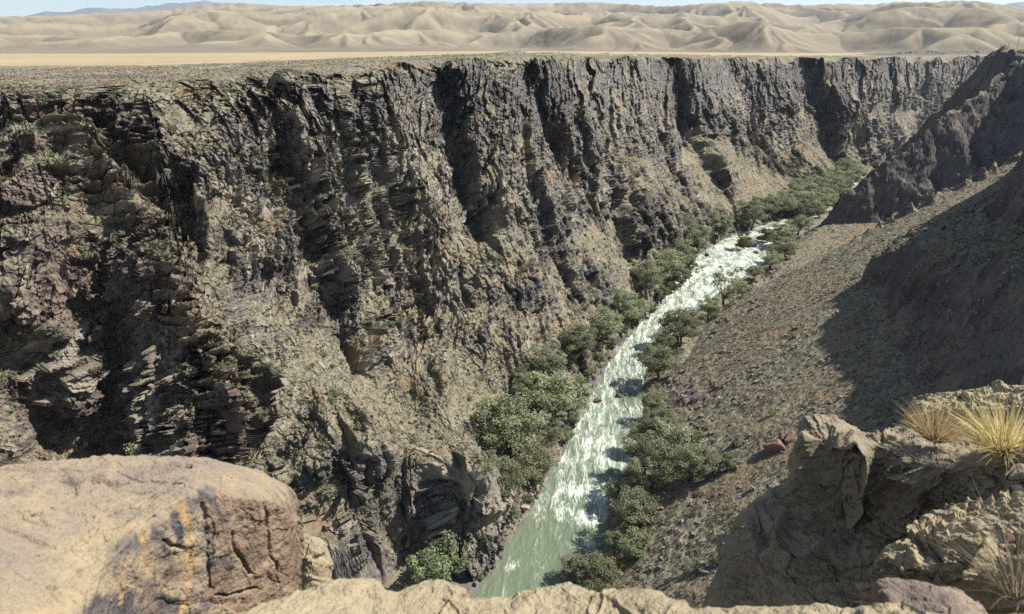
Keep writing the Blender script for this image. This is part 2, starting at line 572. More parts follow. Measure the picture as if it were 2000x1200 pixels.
    oc = fbm(q / 9, t / 15, 3, 41) + .6 * fbm(q / 3.2, t / 4.5, 3, 42)
    oc = sstep(oc + .3 * top, -.26, .16) * (1 - .9 * talus)          # where bare rock stands out of the soil
    rough = wall * (.2 + .8 * oc) * (1 - .55 * talus) * (1 - .5 * sstep(rowc, 6.2, 8.4) * sstep(U, 900, 1150))

    d = np.zeros_like(U)
    # hand-read ridges and gullies of the wall
    U2 = U + 9 * wB
    for pts, w, amp in STROKES:
        d += amp * 1.1 * stroke(U2, V, pts, w)
    for pts, w, amp, reach in STEPS:
        d += amp * 1.6 * side_step(U2, V, pts, w, reach)
    meso = (ridged(q / 17, t / 34, 3, 11) - .45) * 2.2 + (ridged(q / 7.5, t / 13, 3, 12) - .45) * 1.2 + 1.9 * (oc - .5) * (1 - talus)
    # tall buttresses of the upper cliffs: each faces the sun on its right and drops away on its left
    cliff = sstep(rowc, 3.6, 6.2) * (1 - .8 * talus)
    bt = slabs((q + 3 * wA) / 15, (t + 5 * wB) / 46, 29, 1.0, .05, .35)
    bt2 = slabs((q + 2 * wA) / 6.5, (t + 3 * wB) / 20, 30, .8, .15, .4)
    meso = meso * (1 - .4 * cliff) + cliff * (2.6 * bt * sstep(fbm(s / 28, t / 60, 2, 66), -.45, .35) + 1.1 * bt2 * sstep(fbm(s / 18, t / 25, 2, 67), -.3, .3))
    d = d * wall + meso * wall * (1 - .7 * talus) * sc[None]
    # break these swells into angular blocks: every block takes the push of its own centre
    w1, w2 = .5 * fbm(s / 3, t / 3, 2, 61), .5 * fbm(s / 3, t / 3, 2, 62)
    s_r, s_c = np.gradient(s); t_r, t_c = np.gradient(t)
    det = s_c * t_r - s_r * t_c
    det = np.where(np.abs(det) < 1e-4, 1e-4, det)
    ri, ci = np.meshgrid(np.arange(U.shape[0]), np.arange(U.shape[1]), indexing='ij')

    def at_centre(dd, ox, oy, Lq, Lt):
        dT = oy * Lt; dS = ox * Lq + lean * dT
        dc = np.clip((dS * t_r - dT * s_r) / det, -70, 70); dr = np.clip((dT * s_c - dS * t_c) / det, -70, 70)
        r_ = np.clip(ri + dr, 0, U.shape[0] - 1).astype(np.int32)
        c_ = np.clip(ci + dc, 0, U.shape[1] - 1).astype(np.int32)
        return dd[r_, c_]
    fh, ox, oy = slabs((q + w1) / 6.5, (t + w2) / 10, 21, centre=True)
    dA = at_centre(d, ox, oy, 6.5, 10) + 1.5 * fh * rough * sc[None]
    fhb, ox, oy = slabs((q + w2) / 4.2, (t + .12 * s + w1) / 3.4, 27, .35, .7, .3, centre=True)
    dB = at_centre(d, ox, oy, 4.2, 3.4) + 1.0 * fhb * rough * sc[None]
    fh2, ox, oy = slabs((q + w1) / 2.4, (t + w2) / 3.8, 22, centre=True)
    mixk = (.35 + .5 * sstep(fbm(s / 20, t / 20, 2, 63), -.3, .3)).astype(np.float32)
    dm = dA * mixk + dB * (1 - mixk)
    dC = at_centre(dm, ox, oy, 2.4, 3.8)
    hard = np.clip(rough * 1.15, 0, .92)
    d = d * (1 - hard) + (.45 * dm + .55 * dC) * hard + 1.0 * fh2 * rough * sc[None]
    d = np.where(d > 0, d * sstep(rowc, np.where(U < 1040, .6, 1.0), np.where(U < 1040, 1.8, 3.4)), d)      # the foot stays where the river runs
    fh3 = slabs((q + .4 * w1) / 1.3, (t + .4 * w2) / 1.3, 23, .7, .3, .5); d += .52 * fh3 * rough * sc[None]
    fh4 = slabs(s / .55, t / .7, 24, .5, .3, .6); d += .22 * fh4 * (rough + .2 * wall) * sc[None]
    d += .4 * fbm(s / 3.2, t / 3.2, 3, 71) * wall + talus * wall * .2 * fbm(s / .8, t / .8, 3, 72)
    # tilted thin beds on the red rib: ledges that cast hard little shadows
    bed = np.zeros_like(U)
    for pts, w in BEDS:
        bed = np.maximum(bed, stroke(U, V, pts, w))
    ph = (t + .25 * s + 1.2 * fbm(s / 4, t / 6, 3, 81)) / 2.3
    saw = (ph - np.floor(ph))
    d += bed * wall * (1.5 * (saw ** 1.5 - .5) + .8 * fh3)
    d *= 1 - .65 * sstep(rowc, 6.8, 8.8) * (1 - sstep(U, 300, 420))      # the near left rim is rounded and earthy
    Y = X + out * d[..., None]
    # plateau relief: hummocks and scree, lip eaten back by the gullies
    pl = sstep(rowc, 8.9, 9.6)
    Y[..., 2] += pl * (.35 * fbm(X[..., 0] / 4, X[..., 1] / 4, 4, 91) + .8 * fbm(X[..., 0] / 22, X[..., 1] / 22, 3, 92)) * (1 - .6 * sstep(rowc, 10.5, 12))
    lip = sstep(rowc, 7.9, 9.0) * (1 - sstep(rowc, 9.0, 10.0))
    cut = (ridged(s / 15 + .3, t / 90, 3, 95) - .55) * 4.5 * sc[None]
    Y[..., 2] += lip * np.minimum(cut, .2) * (.35 + .65 * sstep(U, 300, 420))
    cap = np.interp(ucol, [-300, 300, 700, 1000, 1400, 1990], [84.6, 85.0, 87.2, 88.5, 85.7, 84.7])[None].astype(np.float32) + 1.0 * fbm(s / 12, t / 40, 4, 93) * sc[None]
    Y[..., 2] = np.where(rowc < 10.4, cap - np.logaddexp(0, (cap - Y[..., 2]) / .5) * .5, Y[..., 2])
    Ns = grid_normals(blur(Y, 2, 1)); Nb = grid_normals(blur(Y, 7, 2))
    if Nb[-20, 400, 2] < 0: Ns, Nb = -Ns, -Nb
    up = (.5 * Ns[..., 2] + .5 * Nb[..., 2]).astype(np.float32)
    veg = sstep(up, .40, .80) * .6 + .45 * (1 - oc) * wall + .5 * talus * sstep(up, .2, .6) + .1 * fbm(s / 12, t / 12, 3, 97)
    veg = np.maximum(veg, pl * (.55 + .35 * fbm(X[..., 0] / 9, X[..., 1] / 9, 3, 98)))
    veg = np.clip(veg, 0, 1)
    red = np.clip(1.15 - np.abs(U - 150) / 330, 0, 1) * (0.65 + .5 * fbm(s / 11, t / 11, 3, 101))
    red = np.maximum(red, np.clip(bed, 0, 1) * .9)
    varn = np.zeros_like(U)
    U3 = U + 10 * wA
    for pts, w, a in VARNISH_SHADE:
        varn = np.maximum(varn, a * stroke(U3, V, pts, w))
    varn = np.clip(varn + .35 * sstep(fbm(q / 9, t / 16, 3, 33), .15, .6), 0, 1)
    pale = np.zeros_like(U)
    for pts, w, a in PALE:
        pale = np.maximum(pale, a * stroke(U3, V, pts, w))
    pale = np.clip(pale + .8 * sstep(fh2 + .5 * fbm(q / 7, t / 14, 3, 35), .62, .8), 0, 1)
    veg = veg * (1 - .75 * np.clip(pale, 0, 1))
    R, C = U.shape
    o = mesh_obj("canyon_wall", Y, grid_faces(R, C, True), M_WALL,
                 attrs={"veg": veg, "red": np.clip(red, 0, 1), "varnish": varn, "pale": pale})
    tag(o, kind="structure")
    return Y, veg, Nb, rows


TALUS = [   # (polyline, width px, strength)
    ([(640, 690), (760, 790), (860, 850), (930, 900)], 62, 1.0),
    ([(730, 850), (830, 890), (900, 915)], 30, .8),
    ([(360, 520), (470, 590), (560, 650), (640, 720)], 42, .85),
    ([(470, 640), (560, 720), (650, 780)], 40, .6),
    ([(860, 690), (930, 760), (1000, 800)], 50, .75),
    ([(1000, 600), (1080, 640), (1160, 640)], 30, .55),
    ([(850, 370), (900, 430), (960, 480)], 30, .6),
    ([(1180, 470), (1220, 520), (1240, 560)], 28, .9),
    ([(1380, 310), (1440, 340), (1500, 375)], 40, 1.0),
    ([(1390, 380), (1430, 400), (1460, 420)], 26, .8),
    ([(1560, 260), (1610, 295), (1650, 330)], 26, 1.0),
    ([(1750, 225), (1775, 240)], 18, 1.0),
    ([(1230, 300), (1290, 330), (1330, 400)], 20, .5),
    ([(290, 160), (345, 220), (370, 270)], 26, .9),
    ([(60, 250), (120, 280), (200, 290)], 22, .6),
    ([(80, 420), (200, 440), (260, 420)], 24, .5),
    ([(20, 830), (90, 870), (130, 900)], 50, .8),
    ([(1050, 900), (1010, 960), (990, 1010)], 40, .8),
]
STROKES = [  # (polyline, width px, metres out of the wall)
    ([(60, 180), (150, 260), (215, 345), (300, 440), (325, 520), (370, 620), (415, 720), (430, 830), (440, 900)], 34, 5.0),
    ([(10, 540), (60, 600), (110, 650), (140, 740)], 40, 6.0),
    ([(-40, 620), (10, 690), (60, 770), (110, 850), (150, 900)], 24, -2.6),
    ([(160, 600), (180, 700), (200, 800), (210, 900)], 40, -1.0),
    ([(180, 190), (210, 250), (280, 320), (350, 380), (370, 440)], 30, -4.5),
    ([(240, 300), (290, 380)], 30, -3.0),
    ([(400, 155), (430, 230), (440, 330), (470, 430), (500, 520)], 30, 3.2),
    ([(345, 330), (370, 420), (400, 500)], 20, -3.0),
    ([(535, 150), (560, 240), (575, 330), (600, 430), (660, 590)], 16, -4.0),
    ([(560, 160), (590, 260), (610, 340)], 22, 3.0),
    ([(615, 400), (640, 480), (665, 560)], 20, 3.5),
    ([(660, 330), (690, 430), (720, 540), (720, 640)], 24, -3.5),
    ([(740, 160), (780, 260), (830, 360), (850, 440)], 30, 3.0),
    ([(870, 140), (885, 220), (900, 300), (935, 400), (960, 450)], 18, -5.5),
    ([(920, 120), (960, 200), (975, 300), (1000, 400)], 40, 3.5),
    ([(1040, 115), (1065, 190), (1080, 250), (1110, 300)], 16, -6.0),
    ([(1110, 130), (1140, 220), (1190, 310), (1290, 430), (1340, 470)], 22, 5.0),
    ([(1200, 140), (1190, 220), (1200, 290)], 40, -5.0),
    ([(1240, 170), (1215, 230), (1230, 280)], 20, 4.0),
    ([(1320, 110), (1340, 200), (1360, 260)], 16, -8.0),
    ([(1370, 110), (1390, 190), (1420, 250), (1470, 300)], 22, 5.0),
    ([(1232, 385), (1236, 430), (1240, 470)], 24, 7.0),
    ([(1205, 400), (1212, 450), (1225, 500)], 14, -4.0),
    ([(1590, 120), (1600, 200), (1660, 290)], 26, -10.0),
    ([(1620, 170), (1635, 240), (1650, 280)], 9, 7.0),
    ([(1500, 120), (1540, 190), (1580, 250)], 24, 6.0),
    ([(1440, 140), (1470, 220), (1480, 280)], 16, -6.0),
    ([(1700, 140), (1700, 200), (1710, 270)], 20, -8.0),
    ([(1670, 200), (1690, 270)], 10, 7.0),
    ([(1820, 115), (1810, 180)], 14, -10.0),
    ([(690, 640), (715, 720)], 14, -4.0),
    ([(740, 620), (760, 690), (800, 750), (850, 790)], 30, 4.0),
    ([(840, 720), (860, 790)], 14, -3.0),
    ([(640, 860), (720, 890), (830, 905), (930, 930), (960, 980)], 26, 3.0),
    ([(870, 520), (960, 560), (1040, 570)], 26, 3.0),
    ([(900, 540), (920, 600)], 14, -2.5),
    ([(1000, 560), (1040, 600)], 16, -2.5),
    ([(720, 960), (760, 1050)], 26, -3.0),
    ([(850, 950), (860, 1060)], 22, -2.0),
    ([(800, 950), (815, 1030)], 20, 2.5),
    ([(560, 900), (600, 1000)], 30, -2.0),
    ([(-40, 200), (0, 300), (-10, 420), (10, 520)], 30, -4.0),
]
STEPS = [   # (polyline, softness px, metres, reach px): + brings the right-hand side out
    ([(200, 170), (235, 250), (300, 330), (350, 420)], 8, 1.8, 60),
    ([(540, 150), (580, 320), (640, 500), (700, 660)], 7, 1.8, 60),
    ([(880, 140), (900, 280), (950, 420)], 7, 2.6, 70),
    ([(1045, 120), (1070, 220), (1120, 310)], 6, 3.0, 60),
    ([(1325, 115), (1350, 230), (1400, 330)], 6, 4.0, 50),
    ([(1590, 130), (1630, 230), (1660, 290)], 5, 5.0, 50),
    ([(430, 160), (470, 320), (520, 470)], 7, 1.6, 50),
    ([(740, 300), (800, 430), (830, 540)], 7, 1.8, 60),
    ([(690, 880), (720, 960), (740, 1060)], 7, 2.0, 60),
    ([(900, 940), (920, 1000), (930, 1080)], 6, 2.0, 40),
    ([(440, 700), (450, 800), (455, 900)], 8, -2.6, 60),
]
BEDS = [([(210, 345), (300, 450), (330, 560), (385, 680), (415, 790), (420, 880)], 58),
        ([(60, 200), (140, 260), (200, 320)], 40)]
VARNISH_SHADE = [([(200, 190), (260, 250), (320, 330)], 50, .9), ([(900, 150), (960, 220), (980, 300)], 60, .8),  # dark varnish; the overhang and pillar strokes put their shade into the colour
           ([(1060, 120), (1090, 220)], 40, .8), ([(1320, 130), (1340, 220)], 36, .7), ([(1600, 140), (1620, 250)], 50, .8),
           ([(620, 160), (700, 180), (760, 150)], 40, .6), ([(380, 480), (420, 520)], 40, .5), ([(950, 590), (1040, 570)], 30, .6),
           ([(610, 420), (660, 540)], 16, .4), ([(1235, 390), (1240, 480)], 24, .7), ([(1500, 150), (1560, 200)], 40, .5),
           ([(630, 870), (720, 960), (800, 980)], 50, .5)]
PALE = [([(440, 380), (470, 430), (490, 470)], 22, 1.0), ([(560, 400), (520, 405)], 14, .8), ([(760, 260), (790, 330)], 18, .6),  # first stroke paints the sunlight on a leaning slab
        ([(1010, 300), (1030, 370)], 12, .9), ([(730, 470), (750, 520)], 22, .5), ([(810, 500), (860, 560)], 26, .6),
        ([(840, 940), (940, 960), (960, 1010)], 45, .7), ([(560, 200), (600, 330)], 12, .6), ([(1440, 190), (1450, 220)], 8, .7),
        ([(1690, 170), (1690, 200)], 8, .8), ([(650, 280), (700, 380), (720, 420)], 20, .5), ([(960, 330), (990, 370)], 20, .5)]
W_XYZ, W_VEG, W_N, W_ROWS = build_wall()
# ------------------------------------------------------------------ near side of the canyon: talus, cliffs and the lit spur
def right_side():
    xs = np.arange(-30, 200, .42); ys = np.arange(30, 340, .42)
    x, y = np.meshgrid(xs, ys)
    wx = x + 5 * fbm(x / 22, y / 22, 3, 5); wy = y + 5 * fbm(x / 22, y / 22, 3, 6)
    D = signed_dist(x, y, RBd)
    Dw = D + 2.5 * fbm(x / 14, y / 14, 4, 7)
    butt = (ridged(wx / 26, wy / 26, 3, 8) - .5) * 12 + (ridged(wx / 9, wy / 9, 3, 9) - .5) * 5
    fh, fc = facets(wx / 7, wy / 7, 41, .6); fh2, _ = facets(wx / 2.6, wy / 2.6, 42, .6); fh3, _ = facets(x / 1.2, y / 1.2, 43, .6)
    Dl = (x - 31) * .917 - (y - 152) * .4
    bl = sstep(y, 165, 205) * (1 - sstep(y, 246, 262)) * sstep(D, -1, 3)
    D = D * (1 - bl) + np.maximum(np.minimum(Dl, D + 60), np.minimum(D, 2)) * bl
    talus = 1.2 + np.where(D > 0, .6 * np.maximum(D, 0), D * 1.3) - 1.2 * np.exp(-np.maximum(D, 0) / 6)
    Dc = np.where(y > 185, Dl, D)
    # a lower cliff step above the talus, then the high cliffs up to our own plateau
    f1 = np.interp(y, [30, 90, 130, 175, 215, 232, 250], [44, 52, 54, 53, 55, 64, 110])
    c1 = np.clip(Dc - f1 + .45 * butt, 0, np.interp(y, [30, 105, 140, 170, 200, 216], [14, 13, 7, 5, 3, 0]))
    f2 = np.interp(y, [30, 110, 127, 173, 200, 221, 231, 240], [70, 76, 78, 78, 79, 84, 100, 114])
    c2 = np.maximum(Dc - f2 + .22 * butt, 0)
    cliff = c1 + c2
    z = talus - .22 * np.maximum(Dc - f1 - 8, 0) * sstep(Dc, f1, f1 + 16) * (1 - sstep(y, 215, 245)) + 1.5 * c1 + 2.6 * c2
    z = z + (1.6 * fh + 1.0 * fh2) * sstep(cliff, 0, 3) + c2 * .3 * fh
    lim = 89 + 1.2 * fbm(x / 12, y / 12, 3, 10) + .25 * fh2
    z = lim - np.logaddexp(0, (lim - z) / 2.0) * 2.0 + np.where(z > 88, .4 * fbm(x / 3, y / 3, 3, 19), 0)
    # the spur: beyond its crest the ground falls to the side gully
    yr = 239 + .03 * (x - 110) + 2.5 * fbm(x / 18, y / 40, 3, 13)
    over = np.maximum(y - yr, 0)
    gully = 1.5 + .22 * np.maximum(x - 105, 0)
    zfar = z - over * .85
    z = np.where(y > yr - 1, np.maximum(zfar, np.minimum(z, gully)), z)
    # spur crest fins
    fin = np.exp(-((y - yr) / 3.0) ** 2) * sstep(x, 110, 135) * np.maximum(ridged(x / 7, y / 16, 3, 14) - .35, 0) * 7
    z = z + fin
    # our own side drops steeply below the viewpoint
    rr = np.hypot(x, y)
    az = np.degrees(np.arctan2(x, y))
    z = np.minimum(z, 86 - 1.12 * rr + 30 * sstep(az, 20, 45) * sstep(rr, 60, 110) + 900 * sstep(rr, 80, 150))
    rock = sstep(cliff, 0, 2)
    out = .35 * fbm(x / 2.5, y / 2.5, 4, 15) + .16 * fbm(x / .9, y / .9, 2, 16)
    scree = sstep(fbm(x / 11, y / 5, 4, 17) + .25 * fbm(x / 3, y / 3, 3, 18), .1, .5)
    out = out + scree * (.3 * fh3 + .35 * np.maximum(fh2, 0)) * (1 - rock)
    band = sstep(D, 2, 6) * (1 - sstep(D, 14, 22)) * sstep(fbm(x / 13, y / 13, 3, 20), .0, .35)    # low bluffs above the bank
    out = out + band * (1.1 * np.maximum(fh, -.2) + .8 * fh2)
    z = z + out + rock * .5 * fh3
    # horizontal break-up of the cliff faces
    X = np.stack([x + rock * (1.2 * fh + .9 * fbm(z / 6, y / 10, 3, 21)), y + rock * (.8 * fh2 + .6 * fbm(z / 5, x / 10, 3, 22)), z], -1)
    Nn = grid_normals(blur(X, 2, 1)); Nn = np.where(Nn[..., 2:] < 0, -Nn, Nn)
    veg = np.clip(sstep(Nn[..., 2], .55, .85) * (.95 - .55 * scree) - .5 * band + .2 * fbm(x / 7, y / 7, 3, 23), 0, 1)
    pale = np.clip(sstep(fbm(z / 14, (x + y) / 14, 3, 24), .25, .6) * rock, 0, 1) * .55
    red = np.clip(.5 + .6 * fbm(x / 25, y / 25, 3, 25), 0, 1) * .7
    varn = np.clip(.55 + .7 * fbm(z / 9, x / 14, 3, 26), 0, 1) * rock * .8
    R, C = x.shape
    o = mesh_obj("canyon_slope", X, grid_faces(R, C), M_WALL, attrs={"veg": veg, "red": red, "varnish": varn, "pale": pale})
    tag(o, kind="structure")
    return X, veg, D


E_XYZ, E_VEG, E_D = right_side()


def shaded_spur():
    xs = np.arange(118, 380, .6); ys = np.arange(250, 520, .6)
    x, y = np.meshgrid(xs, ys)
    wx = x + 6 * fbm(x / 20, y / 20, 3, 105); wy = y + 6 * fbm(x / 20, y / 20, 3, 106)
    yr = 331 + .2 * (x - 141) + 5 * fbm(x / 30, y / 60, 3, 107)
    crest = np.interp(x, [118, 141, 158, 175, 205, 235, 262, 380], [-24, 0, 25, 40, 64, 84, 88, 89]) + 2.5 * fbm(x / 9, y / 30, 4, 108)
    dy = y - yr
    fh, _ = facets(wx / 9, wy / 9, 141, .9); fh2, _ = facets(wx / 3.2, wy / 3.2, 142, .7); fh3, _ = facets(x / 1.5, y / 1.5, 143, .7)
    near = np.maximum(-dy, 0); far = np.maximum(dy, 0)
    rb = ridged(wx / 16, wy / 40, 3, 109)
    sl = 1.25 + .5 * (rb - .5)
    z = crest - near * sl - far * 1.0
    # plateau behind the crest to the right
    back = np.clip((x - 235) / 25, 0, 1)
    z = np.maximum(z, np.where(back > 0, crest - 150 * (1 - back) - np.maximum(near - 60 * back, 0) * 1.3 - np.maximum(far - 60, 0) * .9, -99))
    floor = 1.0 + .2 * np.maximum(x - 130, 0) * (y < yr) + 1.7 * np.maximum(x - 200, 0) + .6 * fbm(x / 5, y / 5, 3, 110)
    z = np.where(y < yr, np.maximum(z, np.minimum(floor, np.minimum(crest, 88))), np.maximum(z, -3))
    steep = sstep(np.abs(dy), 0, 5)
    z = z + steep * (2.2 * fh + 1.3 * fh2 + .5 * fh3) + .9 * fbm(x / 4, y / 4, 4, 111) + (1 - steep) * (.8 * fh3 + .8 * fh2)
    X = np.stack([x + 1.2 * fh2, y + 1.2 * fh + .8 * fbm(z / 4, x / 7, 3, 112), z], -1)
    Nn = grid_normals(blur(X, 2, 1)); Nn = np.where(Nn[..., 2:] < 0, -Nn, Nn)
    veg = np.clip(sstep(Nn[..., 2], .6, .9) * .7 + .2 * fbm(x / 7, y / 7, 3, 113), 0, 1)
    pale = sstep(fbm(z / 12, (x + y) / 16, 3, 114), .25, .6) * .6 * (1 - sstep(z, 25, 45))
    varn = np.clip(.6 + .7 * fbm(z / 9, x / 14, 3, 116), 0, 1)
    R, C = x.shape
    o = mesh_obj("canyon_spur", X, grid_faces(R, C), M_WALL, attrs={"veg": veg, "red": np.full(x.shape, .35), "varnish": varn, "pale": pale})
    tag(o, kind="structure")
    return X


F_XYZ = shaded_spur()

# ------------------------------------------------------------------ valley floor beside the river far upstream
def valley_floor():
    n = 420
    c = dense(RB, n)
    offs = np.linspace(-40, 46, 100)
    t = np.gradient(c, axis=0); t /= np.linalg.norm(t, axis=1, keepdims=True)
    nr = np.stack([t[:, 1], -t[:, 0]], 1)
    q = c[:, None] + nr[:, None] * offs[None, :, None]
    dl = signed_dist(q[..., 0], q[..., 1], LBd); dr = signed_dist(q[..., 0], q[..., 1], RBd)
    inside = np.minimum(dl, -dr)
    z = -.9 * sstep(inside, -1.5, 1.0) + .5 + .05 * np.maximum(-inside, 0) + .25 * fbm(q[..., 0] / 3, q[..., 1] / 3, 4, 121)
    X = np.concatenate([q, z[..., None]], -1)
    veg = np.clip(.5 + fbm(q[..., 0] / 5, q[..., 1] / 5, 3, 122), 0, 1) * sstep(-inside, 1, 3)
    zz = np.zeros(z.shape)
    o = mesh_obj("valley_floor", X, grid_faces(*z.shape, True), M_WALL, attrs={"veg": veg, "red": zz, "varnish": zz, "pale": zz})
    tag(o, kind="structure")
    return X


V_XYZ = valley_floor()


# ------------------------------------------------------------------ river
def river_material():
    k = NT("river_water", 0.3, 0.3)
    foam = k.attr("foam")
    nz = k.noise(2.6, 5, 0.65, dist=.8)
    f = k.ss(k.math('ADD', foam, k.math('MULTIPLY', k.math('SUBTRACT', nz, .5), .6)), .28, .95)
    deep = k.mix(k.noise(.12, 3, .5), (0.102, 0.130, 0.082), (0.14, 0.168, 0.108))
    c = k.mix(k.math('MULTIPLY', k.ss(foam, .1, .6), .55), deep, (0.25, 0.285, 0.215))
    c = k.mix(f, c, (0.60, 0.64, 0.56))
    r = k.math('ADD', k.math('MULTIPLY', f, .4), .28)
    nb = k.bump(k.noise(1.6, 5, .6, dist=.5), .5, .35)
    return k.done(c, nb, r)


def build_river():
    n = 2300
    s_l = dense(LB, n); s_r = dense(RB, n)
    across = np.linspace(-.28, 1.28, 170)
    q = s_l[:, None] * (1 - across[None, :, None]) + s_r[:, None] * across[None, :, None]
    c = .5 * (s_l + s_r)
    s = np.concatenate([[0], np.cumsum(np.linalg.norm(np.diff(c, axis=0), axis=1))])[:, None] * np.ones((1, 170))
    a = (across[None] - .5) * np.linalg.norm(s_r - s_l, axis=1)[:, None]
    px_, py_ = s, a
    gx, gy = fbm(px_ / 4.5, py_ / 4.5, 3, 131), fbm(px_ / 4.5, py_ / 4.5, 3, 132)
    ws, wa = px_ + 2.6 * gx, py_ + 2.6 * gy
    g2x, g2y = fbm(ws / 1.5, wa / 1.5, 2, 137), fbm(ws / 1.5, wa / 1.5, 2, 138)
    U, V = project(np.concatenate([q, np.zeros(q.shape[:2] + (1,))], -1))
    # how white the water is along its course, read from the place: calm green pool low down, rapids above
    base = np.interp(V, [430, 470, 540, 620, 700, 800, 880, 960, 1000, 1060, 1160], [.50, .58, .57, .53, .50, .46, .42, .37, .28, .14, .06])
    lat = np.clip(across[None] * np.ones_like(a), 0, 1)
    base = base + .12 * (lat - .4) * sstep(V, 780, 1000) - .10 * sstep(np.abs(lat - .5), .38, .5) + .12 * sstep(U, 1120, 1180) * sstep(V, 800, 900) * (1 - sstep(V, 990, 1040))
    base -= .30 * sstep(-U, -1440, -1380) * sstep(-V, -475, -455)      # green calm above the bend
    streak = ridged(ws / 6.5, wa / 5.0, 3, 133)
    cells = ridged((ws + .8 * g2x) / 2.3 + 9, (wa + .8 * g2y) / 1.7, 3, 134)
    thin = ridged((ws + .6 * g2x) / .95, (wa + .6 * g2y) / .75, 3, 139)
    lace = ridged((ws + .5 * g2x) / .5 + 3, (wa + .5 * g2y) / .42, 2, 141)
    foam = base + .32 * fbm(ws / 7, wa / 5, 4, 140) + .26 * (streak - .42) + .32 * (cells - .42) + .40 * (thin - .45) + .30 * (lace - .45)
    for uu, vv, ru, rv, am in ((1000, 1105, 22, 14, .5), (1140, 1060, 26, 9, .45), (1140, 960, 60, 12, .3), (1085, 895, 20, 10, .6), (1150, 1010, 40, 16, .3)):
        foam += am * np.exp(-((U - uu) / ru) ** 2 - ((V - vv) / rv) ** 2)
    for uu, vv, ru, rv, am in ((1225, 775, 26, 12, .5), (1230, 850, 30, 9, .35), (1195, 925, 34, 9, .35), (1160, 1045, 34, 9, .4), (1020, 1060, 30, 30, .2)):
        foam -= am * np.exp(-((U - uu) / ru) ** 2 - ((V - vv) / rv) ** 2)  # first spot paints a tree's shadow into the water by thinning the foam
    z = .36 * (streak - .45) + .22 * (cells - .45) + .10 * (thin - .45) + .15 * fbm(ws / 1.1, wa / .8, 3, 135) * np.clip(base * 1.6, .2, 1) + .25 * fbm(s / 6, a / 9, 2, 136)
    z = z * np.clip(.3 + base * .9, .25, .8)
    X = np.concatenate([q, z[..., None]], -1)
    o = mesh_obj("river", X, grid_faces(n, 170, True), river_material(), smooth=True, attrs={"foam": np.clip(foam, 0, 1.2)})
    tag(o, kind="structure")


build_river()


# ------------------------------------------------------------------ golden plain, hills and far mountains
def plain_material():
    k = NT("dry_steppe", 0.95, 0.1)
    a = k.noise(.012, 5, .6, stretch=(1, .35, 1))
    b = k.noise(.3, 5, .7)
    c = k.mix(k.ss(a, .3, .7), (0.285, 0.232, 0.132), (0.35, 0.285, 0.162))
    c = k.mix(k.math('MULTIPLY', k.ss(b, .45, .75), .5), c, (0.20, 0.165, 0.10))
    return k.done(c, k.bump(b, .5, .6))


def hills_material():
    k = NT("hill_grass", 0.95, 0.1)
    a = k.noise(.004, 5, .6)
    b = k.noise(.05, 5, .7)
    c = k.mix(k.ss(a, .35, .65), (0.158, 0.133, 0.096), (0.20, 0.168, 0.118))
    c = k.mix(k.math('MULTIPLY', k.ss(b, .4, .75), .35), c, (0.135, 0.11, 0.078))
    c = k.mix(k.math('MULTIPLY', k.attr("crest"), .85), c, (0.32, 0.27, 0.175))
    return k.done(c, k.bump(b, .4, 3.0))


